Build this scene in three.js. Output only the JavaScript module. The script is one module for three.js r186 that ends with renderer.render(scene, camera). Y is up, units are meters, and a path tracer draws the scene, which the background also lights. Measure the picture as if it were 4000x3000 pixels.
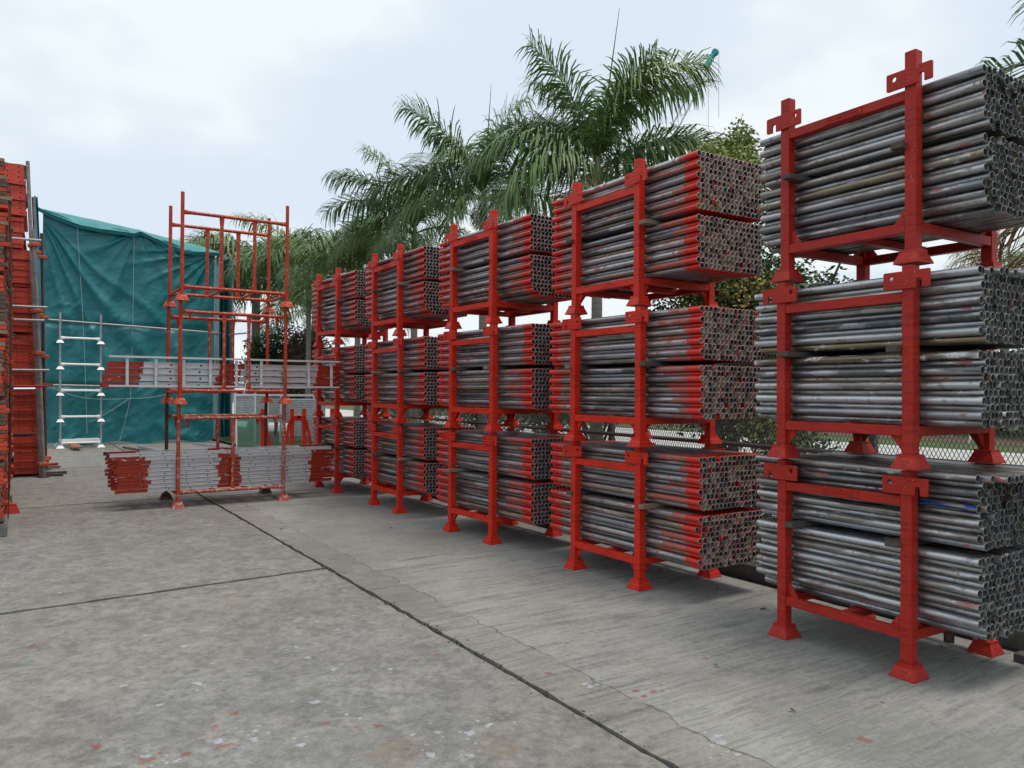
import * as THREE from 'three';
import { RoundedBoxGeometry } from 'three/addons/geometries/RoundedBoxGeometry.js';
import { mergeGeometries } from 'three/addons/utils/BufferGeometryUtils.js';
import { TextGeometry } from 'three/addons/geometries/TextGeometry.js';
import { FontLoader } from 'three/addons/loaders/FontLoader.js';

// ------------------------------------------------------------------ camera, sky, sun, exposure
const scene = new THREE.Scene();
const camera = new THREE.PerspectiveCamera(53.2, 4 / 3, 0.05, 900);
camera.position.set(0, 1.6825, 0);
{
  const yaw = 57.073 * Math.PI / 180, pit = 0.5715 * Math.PI / 180, rol = 0.3549 * Math.PI / 180;
  const c = Math.cos(yaw), s = Math.sin(yaw);
  const fw = new THREE.Vector3(-s, 0, -c), rt = new THREE.Vector3(c, 0, -s), up = new THREE.Vector3(0, 1, 0);
  const f2 = fw.clone().multiplyScalar(Math.cos(pit)).addScaledVector(up, Math.sin(pit));
  const u2 = up.clone().multiplyScalar(Math.cos(pit)).addScaledVector(fw, -Math.sin(pit));
  const r3 = rt.clone().multiplyScalar(Math.cos(rol)).addScaledVector(u2, Math.sin(rol));
  const u3 = u2.clone().multiplyScalar(Math.cos(rol)).addScaledVector(rt, -Math.sin(rol));
  camera.quaternion.setFromRotationMatrix(new THREE.Matrix4().makeBasis(r3, u3, f2.clone().negate()));
}
const renderer = new THREE.WebGLRenderer({ antialias: true });
renderer.toneMapping = THREE.LinearToneMapping;
renderer.toneMappingExposure = 1.4;
renderer.shadowMap.enabled = true;

// seeded random and tileable value noise
let seed_ = 7;
const rnd = () => { seed_ |= 0; seed_ = seed_ + 0x6D2B79F5 | 0; let t = Math.imul(seed_ ^ seed_ >>> 15, 1 | seed_); t = t + Math.imul(t ^ t >>> 7, 61 | t) ^ t; return ((t ^ t >>> 14) >>> 0) / 4294967296; };
const reseed = (s) => { seed_ = s; };
const rr = (a, b) => a + (b - a) * rnd();
const gauss = () => (rnd() + rnd() + rnd() + rnd() - 2) * 1.0;
const pick = (a) => a[Math.floor(rnd() * a.length)];
const LAT = new Float32Array(65536); reseed(99); for (let i = 0; i < 65536; i++) LAT[i] = rnd();
const sm = (t) => t * t * (3 - 2 * t);
const clamp = (v, a = 0, b = 1) => v < a ? a : v > b ? b : v;
const step = (a, b, v) => sm(clamp((v - a) / (b - a)));
function vn(x, y, px, py, s = 0) {                      // value noise with periods px, py (integers)
  let ix = Math.floor(x), iy = Math.floor(y); const fx = sm(x - ix), fy = sm(y - iy);
  ix = ((ix % px) + px) % px; iy = ((iy % py) + py) % py; const jx = (ix + 1) % px, jy = (iy + 1) % py;
  const h = (a, b) => LAT[(a * 131 + b * 7919 + s * 3571 + ((a * b) & 1023) * 17) & 65535];
  const a = h(ix, iy), b = h(jx, iy), c = h(ix, jy), d = h(jx, jy);
  return a + (b - a) * fx + (c - a) * fy + (a - b - c + d) * fx * fy;
}
function fbm(u, v, px, py, o = 4, s = 0) { let r = 0, a = 0.5, t = 0; for (let i = 0; i < o; i++) { r += a * vn(u * px, v * py, px, py, s + i * 5); t += a; a *= 0.5; px *= 2; py *= 2; } return r / t; }
const enc = (l) => { l = clamp(l); return Math.round(255 * (l <= 0.0031308 ? 12.92 * l : 1.055 * Math.pow(l, 1 / 2.4) - 0.055)); };
function colorTex(w, h, fn, wrap = THREE.RepeatWrapping) {
  const d = new Uint8Array(w * h * 4); const o = [0, 0, 0];
  for (let j = 0; j < h; j++) for (let i = 0; i < w; i++) { fn((i + .5) / w, (j + .5) / h, o, i, j); const k = (j * w + i) * 4; d[k] = enc(o[0]); d[k + 1] = enc(o[1]); d[k + 2] = enc(o[2]); d[k + 3] = 255; }
  const t = new THREE.DataTexture(d, w, h); t.colorSpace = THREE.SRGBColorSpace; t.wrapS = t.wrapT = wrap; t.magFilter = THREE.LinearFilter; t.minFilter = THREE.LinearFilter; t.needsUpdate = true; return t;
}
function dataTex(w, h, fn, wrap = THREE.RepeatWrapping) {
  const d = new Uint8Array(w * h * 4); const o = [0, 0, 0];
  for (let j = 0; j < h; j++) for (let i = 0; i < w; i++) { fn((i + .5) / w, (j + .5) / h, o, i, j); const k = (j * w + i) * 4; d[k] = clamp(o[0]) * 255; d[k + 1] = clamp(o[1]) * 255; d[k + 2] = clamp(o[2]) * 255; d[k + 3] = 255; }
  const t = new THREE.DataTexture(d, w, h); t.wrapS = t.wrapT = wrap; t.magFilter = THREE.LinearFilter; t.minFilter = THREE.LinearFilter; t.needsUpdate = true; return t;
}
{ // bright broken overcast
  const w = 1024, h = 512, d = new Float32Array(w * h * 4);
  for (let j = 0; j < h; j++) for (let i = 0; i < w; i++) {
    const el = ((j + .5) / h - .5) * Math.PI, az = (i + .5) / w * 2 * Math.PI;
    const se = Math.max(Math.sin(el), 0) + 0.14, px = Math.cos(az) * Math.cos(el) / se, pz = Math.sin(az) * Math.cos(el) / se;
    let n = 0, a = .5, f = 1.25; for (let k = 0; k < 6; k++) { n += a * vn(px * f + 37.3 + k * 11.1, pz * f + 71.7 + k * 5.3, 256, 256, k); a *= .52; f *= 2.1; }
    n = (n / 0.98 - .5) * 1.25 + .5;
    const thick = step(.36, .66, n), puff = step(.54, .60, n);
    const t2 = .75 * thick + .25 * puff, r = .522 + .112 * t2, g = .586 + .100 * t2, b = .668 + .036 * t2;
    const k = (j * w + i) * 4; d[k] = r; d[k + 1] = g; d[k + 2] = b; d[k + 3] = 1;
  }
  const t = new THREE.DataTexture(d, w, h, THREE.RGBAFormat, THREE.FloatType); t.mapping = THREE.EquirectangularReflectionMapping; t.magFilter = THREE.LinearFilter; t.needsUpdate = true;
  scene.background = t; scene.environment = t;
}
const sun = new THREE.DirectionalLight(0xfff4e6, 1.5);
sun.position.set(-3, 26, -7); sun.target.position.set(-8, 0, -3); scene.add(sun, sun.target); sun.name = 'sun_light';
sun.castShadow = true; sun.shadow.radius = 32; sun.shadow.mapSize.set(2048, 2048);
Object.assign(sun.shadow.camera, { left: -32, right: 32, top: 32, bottom: -32, near: 0.5, far: 90 });

// ------------------------------------------------------------------ helpers
const used = new Map();
function numbered(n) { const k = used.get(n) ?? 0; used.set(n, k + 1); return k ? `${n}_${String(k).padStart(3, '0')}` : n; }
function thing(name, label, category, pos = [0, 0, 0], turn = 0, group) {
  const o = new THREE.Group(); o.name = numbered(name); o.position.set(...pos); o.rotation.y = turn; scene.add(o);
  o.userData = { label, category }; if (group) o.userData.group = group; return o;
}
function mesh(geo, mat, name, parent) { const m = new THREE.Mesh(geo, mat); m.castShadow = m.receiveShadow = true; if (parent) { m.name = name; parent.add(m); } else { m.name = numbered(name); scene.add(m); } return m; }
function solo(geo, mat, name, label, category, group) { const m = mesh(geo, mat, name); m.userData = { label, category }; if (group) m.userData.group = group; return m; }
function struct(geo, mat, name) { const m = mesh(geo, mat, name); m.userData.kind = 'structure'; return m; }
function uvBox(g, s = 1) {                              // box-projected uv in metres
  g = g.index ? g.toNonIndexed() : g; g.computeVertexNormals(); const p = g.attributes.position, n = g.attributes.normal, uv = new Float32Array(p.count * 2);
  for (let i = 0; i < p.count; i += 3) {
    const f = i; const ax = Math.abs(n.getX(f) + n.getX(f + 1) + n.getX(f + 2)), ay = Math.abs(n.getY(f) + n.getY(f + 1) + n.getY(f + 2)), az = Math.abs(n.getZ(f) + n.getZ(f + 1) + n.getZ(f + 2));
    for (let k = i; k < i + 3; k++) { const [x, y, z] = [p.getX(k), p.getY(k), p.getZ(k)]; const [u, v] = ax >= ay && ax >= az ? [z, y] : ay >= az ? [x, z] : [x, y]; uv[k * 2] = u * s; uv[k * 2 + 1] = v * s; }
  }
  g.setAttribute('uv', new THREE.BufferAttribute(uv, 2)); return g;
}
const clean = (g) => { g = g.index ? g.toNonIndexed() : g; for (const k of Object.keys(g.attributes)) if (!['position', 'normal', 'uv'].includes(k)) g.deleteAttribute(k); return g; };
const merge = (a) => mergeGeometries(a.map(clean));
const box = (w, h, d, x = 0, y = 0, z = 0) => uvBox(new THREE.BoxGeometry(w, h, d).translate(x, y, z));
function rbox(w, h, d, x = 0, y = 0, z = 0, r = 0.004) { const g = new RoundedBoxGeometry(w, h, d, 1, r); const n = g.attributes.normal.clone(); const q = uvBox(g.translate(x, y, z)); return q.attributes.position.count === n.count ? (q.setAttribute('normal', n), q) : q; }
function tubeBetween(a, b, r, seg = 10, open = false) {
  const A = new THREE.Vector3(...a), B = new THREE.Vector3(...b), d = B.clone().sub(A), L = d.length();
  const g = new THREE.CylinderGeometry(r, r, L, seg, 1, open); g.rotateZ(-Math.PI / 2); const uv = g.attributes.uv;
  for (let i = 0; i < uv.count; i++) uv.setXY(i, uv.getY(i) * L, uv.getX(i) * r * 6.28);
  const q = new THREE.Quaternion().setFromUnitVectors(new THREE.Vector3(1, 0, 0), d.normalize()); g.applyQuaternion(q); g.translate(...A.add(B).multiplyScalar(.5).toArray()); return clean(g);
}
function frustum(rt, rb, h, x, y, z, lip = 0.012) {     // pyramid foot standing on y
  const a = new THREE.CylinderGeometry(rt * 1.4142, rb * 1.4142, h - lip * 2, 4, 1).rotateY(Math.PI / 4).translate(0, lip * .6 + (h - lip * 2) / 2, 0);
  const b = new THREE.BoxGeometry(rb * 2, lip * .6, rb * 2).translate(0, lip * .3, 0), c = new THREE.BoxGeometry(rt * 2, lip * 1.4, rt * 2).translate(0, h - lip * .7, 0);
  return uvBox(mergeGeometries([a.toNonIndexed(), b.toNonIndexed(), c.toNonIndexed()])).translate(x, y, z);
}
function curve(points, r, seg = 40, rad = 5) { return clean(new THREE.TubeGeometry(new THREE.CatmullRomCurve3(points.map((p) => new THREE.Vector3(...p))), seg, r, rad)); }

// ------------------------------------------------------------------ materials
const std = (o) => new THREE.MeshStandardMaterial(o);
const phys = (o) => new THREE.MeshPhysicalMaterial(o);
const M = {};
function paintTex(base, chip, amount, s) {
  return colorTex(512, 512, (u, v, o) => {
    const big = fbm(u, v, 4, 4, 4, s), fine = fbm(u, v, 64, 64, 2, s + 3), m = fbm(u, v, 14, 14, 4, s + 7), st = fbm(u, v, 6, 60, 3, s + 11);
    const k = 0.80 + 0.34 * big + 0.12 * (fine - .5);
    const c = step(1 - amount, 1 - amount + .04, m * .75 + fine * .25), dk = step(.58, .70, st) * .30;
    for (let i = 0; i < 3; i++) { const b = base[i] * k * (1 - dk); o[i] = b + (chip[i] - b) * c; }
  });
}
const bumpPaint = dataTex(256, 256, (u, v, o) => { o[0] = o[1] = o[2] = .5 + .5 * (fbm(u, v, 24, 24, 3, 2) - .5); });
const rep = (t, a, b = a) => { const c = t.clone(); c.repeat.set(a, b); c.needsUpdate = true; return c; };
M.red = phys({ map: rep(paintTex([.60, .026, .010], [.52, .10, .06], .23, 3), 1.6), specularIntensity: .55, roughness: .45, bumpMap: rep(bumpPaint, 3), bumpScale: .0016 });
M.shadedRed = phys({ map: rep(paintTex([.40, .022, .013], [.42, .12, .09], .24, 13), 1.6), specularIntensity: .55, roughness: .5, bumpMap: rep(bumpPaint, 3), bumpScale: .002 });  // rack red darkened: shade on the nearest stack is put into the colour
M.frameRed = phys({ map: rep(paintTex([.46, .050, .018], [.44, .30, .24], .335, 27), 1.9), specularIntensity: .6, roughness: .5, bumpMap: rep(bumpPaint, 4), bumpScale: .002 });
M.worn = std({ map: rep(paintTex([.42, .048, .018], [.42, .34, .30], .375, 23), 1.9), roughness: .55, bumpMap: rep(bumpPaint, 4), bumpScale: .002 });
M.veryWorn = std({ map: rep(paintTex([.36, .045, .022], [.33, .28, .25], .45, 33), 2.2), roughness: .6, bumpMap: rep(bumpPaint, 4), bumpScale: .003 });
M.darkSteel = std({ map: rep(paintTex([.075, .035, .03], [.16, .06, .05], .45, 43), 2), roughness: .6, metalness: .2 });
M.galv = std({ map: rep(paintTex([.36, .36, .37], [.5, .5, .5], .42, 53), 2), roughness: .5, metalness: .35 });
M.white = std({ color: new THREE.Color().setRGB(.80, .81, .82), roughness: .45 });
M.black = std({ color: new THREE.Color().setRGB(.015, .015, .018), roughness: .6 });
M.alu = std({ map: rep(paintTex([.60, .60, .62], [.74, .74, .75], .40, 63), 2), roughness: .42, metalness: .45 });
M.wood = std({ map: colorTex(512, 256, (u, v, o) => { const g = fbm(u, v, 3, 40, 4, 71), k = .55 + .7 * g; o[0] = .22 * k; o[1] = .165 * k; o[2] = .12 * k; }), roughness: .9 });
M.darkWood = std({ map: colorTex(512, 256, (u, v, o) => { const g = fbm(u, v, 3, 40, 4, 76), k = .5 + .8 * g; o[0] = .085 * k; o[1] = .07 * k; o[2] = .06 * k; }), roughness: .95 });
M.rope = std({ color: new THREE.Color().setRGB(.42, .46, .46), roughness: .9 });

// tube atlases: 32 strips, one per look; u runs along the tube
const NS = 32;
function tubeAtlas(w, h, red) {
  reseed(red ? 501 : 777);
  const S = [];
  for (let s = 0; s < NS; s++) {
    const t = rnd(), base = t < .45 ? [.27, .285, .305] : t < .70 ? [.265, .255, .24] : t < .86 ? [.14, .146, .15] : t < .97 ? [.42, .44, .46] : [.22, .19, .14];
    const k = rr(.8, 1.2);
    S.push({ base: base.map((c) => c * k), pale: rr(.40, .62), rust: rnd() < .45 ? rr(.30, .44) : .1, redSpot: rnd() < (red ? .6 : .22) ? rr(.30, .40) : .1, white: rnd() < .12 ? rr(.3, .42) : .1, tan: rnd() < .02, blue: !red && s === 9,
      e0: rr(.066, .074), e1: rr(.066, .074), w0: rr(.09, .26), w1: rr(.09, .26), a0: rr(.25, .6), a1: rr(.25, .6), inner: pick([[.55, .53, .46], [.42, .41, .38], [.34, .34, .34], [.62, .60, .52]]) });
  }
  S[5].tan = true; if (!red) S[5].base = [.27, .235, .15];
  const mk = (u, v, o, mode) => {
    const s = Math.min(NS - 1, Math.floor(v * NS)), q = v * NS - s, p = S[s];
    if (s >= NS - 4) {                                   // the last strips are the insides
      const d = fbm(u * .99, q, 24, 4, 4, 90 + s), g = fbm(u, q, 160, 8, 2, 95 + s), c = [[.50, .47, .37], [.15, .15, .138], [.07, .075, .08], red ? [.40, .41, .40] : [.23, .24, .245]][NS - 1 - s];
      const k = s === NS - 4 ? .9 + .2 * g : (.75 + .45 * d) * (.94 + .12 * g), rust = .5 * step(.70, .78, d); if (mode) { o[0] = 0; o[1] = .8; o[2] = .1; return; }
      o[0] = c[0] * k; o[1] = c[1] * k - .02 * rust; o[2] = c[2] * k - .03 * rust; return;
    }
    const lon = fbm(u, q, 10, 3, 4, s * 7), fin = fbm(u, q, 110, 5, 3, s * 7 + 2), mid = fbm(u, q, 30, 5, 4, s * 7 + 4), lng = fbm(u, q, 6, 6, 3, s * 7 + 5);
    let k = .68 + .6 * lon + .12 * (fin - .5), r = p.base[0] * k, g = p.base[1] * k, b = p.base[2] * k, ro = .30 + .14 * lon, me = .80;
    const pl = step(p.pale, p.pale + .12, lng * .8 + mid * .2); r += (.52 - r) * pl * .7; g += (.535 - g) * pl * .7; b += (.565 - b) * pl * .7;
    const dk = step(.60, .70, mid * .6 + fin * .4); r *= 1 - .35 * dk; g *= 1 - .37 * dk; b *= 1 - .4 * dk;
    if (p.tan) { const tt = step(.42, .5, lng); r += (.34 - r) * tt * .6; g += (.27 - g) * tt * .6; b += (.15 - b) * tt * .6; }
    if (p.blue) { const tt = step(.5, .54, lng) * step(.5, .55, u); r += (.015 - r) * tt; g += (.05 - g) * tt; b += (.22 - b) * tt; }
    const wh = step(1 - p.white, 1.03 - p.white, lng * .5 + mid * .5); r += (.62 - r) * wh; g += (.62 - g) * wh; b += (.63 - b) * wh;
    const ru = step(1.02 - p.rust, 1.06 - p.rust, mid * .7 + fin * .3); r += (.27 - r) * ru * .7; g += (.12 - g) * ru * .7; b += (.055 - b) * ru * .7;
    const rs = step(1 - p.redSpot, 1.04 - p.redSpot, lng * .55 + mid * .45); r += (.33 - r) * rs * .8; g += (.06 - g) * rs * .8; b += (.04 - b) * rs * .8;
    me *= 1 - Math.max(wh, ru, rs); 
    if (red) {
      const jag = .006 * (fbm(u, q, 50, 6, 2, s + 3) - .5) + .004 * (vn(0, q * 4, 1, 4, s) - .5);
      const z0 = u, z1 = 1 - u;
      const old = Math.max(z0 < p.w0 + jag * 3 ? p.a0 : 0, z1 < p.w1 + jag * 3 ? p.a1 : 0), ow = old ? step(1 - old - .25, 1 - old + .1, mid * .5 + fin * .25 + lng * .25 + .12) : 0;
      r += (.38 - r) * ow * .85; g += (.055 - g) * ow * .85; b += (.035 - b) * ow * .85; me *= 1 - ow * .8;
      const fresh = Math.max(z0 < p.e0 + jag ? 1 : 0, z1 < p.e1 + jag ? 1 : 0);
      if (fresh) { const kk = .9 + .2 * lon; r = .56 * kk; g = .022 * kk; b = .012 * kk; me = 0; ro = .32; }
    }
    if (mode) { o[0] = 0; o[1] = ro; o[2] = me; } else { o[0] = r; o[1] = g; o[2] = b; }
  };
  const map = colorTex(w, h, (u, v, o) => mk(u, v, o, 0), THREE.ClampToEdgeWrapping), rm = dataTex(w >> 1, h, (u, v, o) => mk(u, v, o, 1), THREE.ClampToEdgeWrapping);
  return std({ map, roughnessMap: rm, metalnessMap: rm, roughness: 1, metalness: 1, side: THREE.DoubleSide });
}
M.redTube = tubeAtlas(2048, 1024, true); M.greyTube = tubeAtlas(2048, 1024, false);

// ladder stile atlas: 16 strips, red painted ends and middle, worn
{
  reseed(311); const S = []; for (let i = 0; i < 16; i++) S.push({ l: rr(.128, .138), r: rr(.874, .884), m0: rr(.432, .442), m1: rr(.530, .542), wear: i % 5 === 3 ? rr(.30, .36) : rr(.06, .22), plain: i === 15 });
  M.stile = std({ roughness: .38, metalness: .4, map: colorTex(1024, 512, (u, v, o) => {
    const s = Math.min(15, Math.floor(v * 16)), q = v * 16 - s, p = S[s], n = fbm(u, q, 40, 4, 4, s * 5), l = fbm(u, q, 6, 8, 3, s * 5 + 2), f = fbm(u, q, 200, 6, 2, s);
    const k = .92 + .16 * (l - .5) + .10 * (f - .5); let r = .64 * k, g = .645 * k, b = .67 * k;
    const j = .005 * (n - .5); const inRed = !p.plain && (u < p.l + j || u > p.r + j || (u > p.m0 + j && u < p.m1 + j)) ? 1 : 0;
    if (inRed && n < 1 - p.wear + .1 * (f - .5)) { const kk = .8 + .4 * l; r = .40 * kk; g = .045 * kk; b = .022 * kk; }
    o[0] = r; o[1] = g; o[2] = b;
  }) });
}

// ------------------------------------------------------------------ the yard: concrete bays with open joints, soil below
reseed(40);
function splats(list, w, h) {                           // list of {u,v (metres), r, c}; returns bucketed lookup over a w x h metre tile
  const N = 64, B = Array.from({ length: N * N }, () => []);
  for (const p of list) { const e = p.r * 1.9; for (let a = Math.floor((p.x - e) / w * N); a <= Math.floor((p.x + e) / w * N); a++) for (let b = Math.floor((p.y - e) / h * N); b <= Math.floor((p.y + e) / h * N); b++) B[((a % N) + N) % N * N + ((b % N) + N) % N].push(p); }
  return (x, y, hit) => { for (const p of B[Math.min(N - 1, Math.floor(x / w * N)) * N + Math.min(N - 1, Math.floor(y / h * N))]) { let dx = Math.abs(x - p.x), dy = Math.abs(y - p.y); if (dx > w / 2) dx = w - dx; if (dy > h / 2) dy = h - dy; const d = Math.hypot(dx * p.ax + dy * p.bx, dy * p.ay - dx * p.by) / p.r; if (d < 1.9) hit(p, d); } };
}
const spot = (x, y, r, c) => { const a = rr(0, 3.14), e = rr(.6, 1.5); return { x, y, r, c, ax: Math.cos(a) * e, bx: Math.sin(a) * e, ay: Math.cos(a) / e, by: Math.sin(a) / e, s: Math.floor(rr(0, 40)) }; };
const RED = [.20, .05, .04], PALE = [.38, .41, .47], CHALK = [.32, .31, .29], TAN = [.20, .15, .10], DARK = [.07, .068, .06], GREEN = [.05, .22, .12], OCHRE = [.34, .25, .09];
const aSpots = [], AX = (X) => (((X + 7) % 8) + 8) % 8, AY = (Z) => (((Z + 2.5) % 4) + 4) % 4;
for (const [X, Z] of [[-4.36, -2.12], [-3.77, -1.34], [-3.61, -1.55], [-4.14, -.98], [-4.03, -.86], [-4.1, -.34], [-3.83, -.52], [-4.37, -2.27], [-5.92, -.12], [-3.8, -.68], [-3.79, -.85]]) { aSpots.push(spot(AX(X), AY(Z), rr(.022, .05), RED)); for (let i = 0; i < 3; i++) aSpots.push(spot(AX(X + rr(-.12, .12)), AY(Z + rr(-.12, .12)), rr(.006, .018), RED)); }
for (const [X, Z] of [[-3.82, -1.46], [-4.76, -1.56], [-4.99, -1.56], [-4.3, -1.92], [-3.38, -1.77], [-3.29, -1.9], [-3.32, -2.02], [-3.88, -.52], [-3.75, -.63], [-3.6, -1.15], [-3.85, -.83], [-3.88, -1.01], [-4.48, -1.63], [-4.06, -1.38], [-3.09, -1.78], [-3.19, -1.63], [-5.4, -.94], [-4.68, -.89], [-4.86, -.53]]) { aSpots.push(spot(AX(X), AY(Z), rr(.02, .04), PALE)); for (let i = 0; i < 4; i++) aSpots.push(spot(AX(X + rr(-.14, .14)), AY(Z + rr(-.14, .14)), rr(.006, .018), PALE)); }
for (let i = 0; i < 300; i++) aSpots.push(spot(rr(0, 8), rr(0, 4), rr(.004, .011), pick([PALE, CHALK, CHALK, CHALK, DARK, RED])));
for (let i = 0; i < 36; i++) aSpots.push(spot(rr(0, 8), rr(0, 4), rr(.014, .035), pick([CHALK, CHALK, CHALK, PALE, DARK])));
for (const [X, Z, r, c] of [[-6.24, -1.45, .11, TAN], [-3.31, -1.52, .2, TAN], [-3.05, -1.95, .16, TAN], [-5.37, -1.63, .16, CHALK], [-5.6, -.1, .03, GREEN], [-5.55, -.06, .03, GREEN]]) aSpots.push(spot(AX(X), AY(Z), r, c));
const aHit = splats(aSpots, 8, 4);
const aCracks = [[0.4, .2, 2.9, 3.0], [3.3, 2.4, 4.9, 2.75]];
function concreteA(u, v, o) {
  const x = u * 8, y = v * 4;
  const big = fbm(u, v, 8, 4, 4, 1), mid = fbm(u, v, 36, 18, 4, 9), fin = fbm(u, v, 240, 120, 3, 17), pat = fbm(u, v, 20, 10, 4, 25), gr = vn(u * 1024, v * 512, 1024, 512, 3);
  const fl = fbm(u, v, 110, 55, 3, 19);
  let k = .80 + .13 * (big - .5) + .24 * (mid - .5) + .46 * (fin - .5) + .30 * (gr - .5) + .11 * step(.55, .63, fl) - .10 * step(.46, .38, fl) + .10;
  const w = step(.5, .62, pat * .6 + fin * .4) * .10; k += w;
  k -= step(.56, .64, fbm(u, v, 44, 22, 4, 41) * .6 + fin * .4) * .13;
  const warm = step(.40, .62, fbm(u, v, 6, 3, 3, 33)) * .03;
  let r = .202 * k * (1 + warm), g = .200 * k, b = .192 * k * (1 - warm);
  aHit(x, y, (p, d) => { const n = vn(x * 55, y * 55, 512, 512, p.s) * .8 + vn(x * 140, y * 140, 2048, 2048, p.s) * .5; const a = d + n * .9 < 1.25 ? (p.r > .1 ? .42 * step(1.25, .9, d + n * .9) : .62 * step(1.25, 1.0, d + n * .9)) : 0; if (a) { r += (p.c[0] * (.8 + .4 * fin) - r) * a; g += (p.c[1] * (.8 + .4 * fin) - g) * a; b += (p.c[2] * (.8 + .4 * fin) - b) * a; } });
  o[0] = r; o[1] = g; o[2] = b;
}
const bSpots = [], BX = (X) => (((X + 8) % 8) + 8) % 8, BY = (Z) => -Z - 2.5;
for (const [X, Z] of [[-4.13, -3.07], [-3.23, -2.91], [-3.24, -3.04], [-3.19, -3.08], [-5.75, -2.9], [-5.5, -2.9]]) for (let i = 0; i < 4; i++) bSpots.push(spot(BX(X + rr(-.06, .06)), BY(Z + rr(-.06, .06)), rr(.008, .024), RED));
for (const [X, Z] of [[-3.46, -2.82], [-2.47, -2.78], [-2.61, -2.84]]) for (let i = 0; i < 5; i++) bSpots.push(spot(BX(X + rr(-.08, .08)), BY(Z + rr(-.08, .08)), rr(.01, .03), PALE));
for (let i = 0; i < 260; i++) bSpots.push(spot(rr(0, 8), rr(0, 3.2), rr(.004, .01), pick([CHALK, CHALK, DARK, RED])));
for (let i = 0; i < 26; i++) bSpots.push(spot(rr(0, 8), rr(0, 2.0), rr(.015, .05), pick([CHALK, TAN, RED, DARK])));
const bHit = splats(bSpots, 8, 3.2);
const broom = (u, v) => { const bend = .006 * fbm(u, v, 10, 6, 2, 61); return .5 * fbm(u + bend, v, 230, 7, 3, 63) + .3 * fbm(u + bend, v, 90, 6, 3, 67) + .2 * fbm(u + bend, v, 460, 14, 2, 69); };
function concreteB(u, v, o) {
  const x = u * 8, y = v * 3.2, big = fbm(u, v, 8, 4, 4, 51), br = broom(u, v), fin = fbm(u, v, 240, 100, 2, 55), gr = vn(u * 1024, v * 410, 1024, 410, 8), mid = fbm(u, v, 28, 12, 4, 57);
  let k = .93 + .24 * (big - .5) + 1.35 * (br - .5) + .30 * (fin - .5) + .22 * (gr - .5) + .26 * (mid - .5);
  let r = .258 * k, g = .257 * k, b = .248 * k;
  // older brownish margin along the joint with a broken edge
  const edge = .36 + .05 * (fbm(u, v, 60, 24, 4, 71) - .5) * 2; const ol = y < edge ? 1 : 0; if (ol) { const q = .88 + .2 * (mid - .5); r *= q * 1.02; g *= q * .99; b *= q * .955; }
  if (Math.abs(y - edge) < .006 && mid > .42) { r *= .5; g *= .5; b *= .48; }
  // mould in the broom grooves, thick under the racks
  const cover = -.01 + .11 * step(.42, .66, fbm(u, v, 5, 3, 4, 77)), n = br * .85 + fin * .15, mo = step(.56 - cover, .64 - cover, n) * .42;
  r += (.065 - r) * mo; g += (.068 - g) * mo; b += (.060 - b) * mo;
  bHit(x, y, (p, d) => { const nn = vn(x * 55, y * 55, 512, 512, p.s) * .8 + vn(x * 140, y * 140, 2048, 2048, p.s) * .5; if (d + nn * .9 < 1.25) { const a = p.c === TAN ? .4 : .6; r += (p.c[0] - r) * a; g += (p.c[1] - g) * a; b += (p.c[2] - b) * a; } });
  o[0] = r; o[1] = g; o[2] = b;
}
M.concA = std({ map: colorTex(2048, 1024, concreteA), roughness: .92, bumpMap: dataTex(1024, 512, (u, v, o) => { o[0] = o[1] = o[2] = .5 + .5 * (fbm(u, v, 200, 100, 3, 17) - .5) + .4 * (fbm(u, v, 30, 15, 4, 41) - .5); }), bumpScale: .004 });
M.concB = std({ map: colorTex(2048, 820, concreteB), roughness: .92, bumpMap: dataTex(1024, 820, (u, v, o) => { o[0] = o[1] = o[2] = .5 + 1.0 * (broom(u, v) - .5); }), bumpScale: .010 });
M.soil = std({ color: new THREE.Color().setRGB(.016, .015, .012), roughness: 1 });
M.grass = std({ map: colorTex(512, 512, (u, v, o) => { const a = fbm(u, v, 12, 12, 4, 81), b = fbm(u, v, 120, 120, 2, 83), k = .5 + .6 * a + .6 * (b - .5); const dry = step(.5, .7, fbm(u, v, 8, 8, 3, 85)); o[0] = (.06 + .06 * dry) * k; o[1] = (.12 + .01 * dry) * k; o[2] = (.028 + .01 * dry) * k; }), roughness: 1 });
M.road = std({ map: colorTex(512, 512, (u, v, o) => { const a = fbm(u, v, 8, 8, 5, 87), b = fbm(u, v, 160, 160, 2, 89), k = .85 + .25 * (a - .5) + .3 * (b - .5); o[0] = .50 * k; o[1] = .50 * k; o[2] = .50 * k; }), roughness: .95 });
M.kerb = std({ map: rep(colorTex(512, 512, (u, v, o) => { const a = fbm(u, v, 8, 8, 5, 91), b = fbm(u, v, 90, 90, 2, 93), k = .6 + .6 * a + .4 * (b - .5); o[0] = .17 * k; o[1] = .165 * k; o[2] = .15 * k; }), .8), roughness: .95 });

const flat = (w, d, y, x, z, s) => { const g = new THREE.PlaneGeometry(w, d).rotateX(-Math.PI / 2).translate(x, y, z); const p = g.attributes.position, uv = g.attributes.uv; for (let i = 0; i < p.count; i++) uv.setXY(i, p.getX(i) / s, p.getZ(i) / s); return g; };
struct(flat(900, 900, -.075, -60, 0, 4), M.soil, 'ground');
struct(flat(500, 300, -.02, -60, -156, 3), M.grass, 'grass_verge');
struct(flat(500, 15.6, -.012, -60, -16.6, 5), M.road, 'road');

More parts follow.
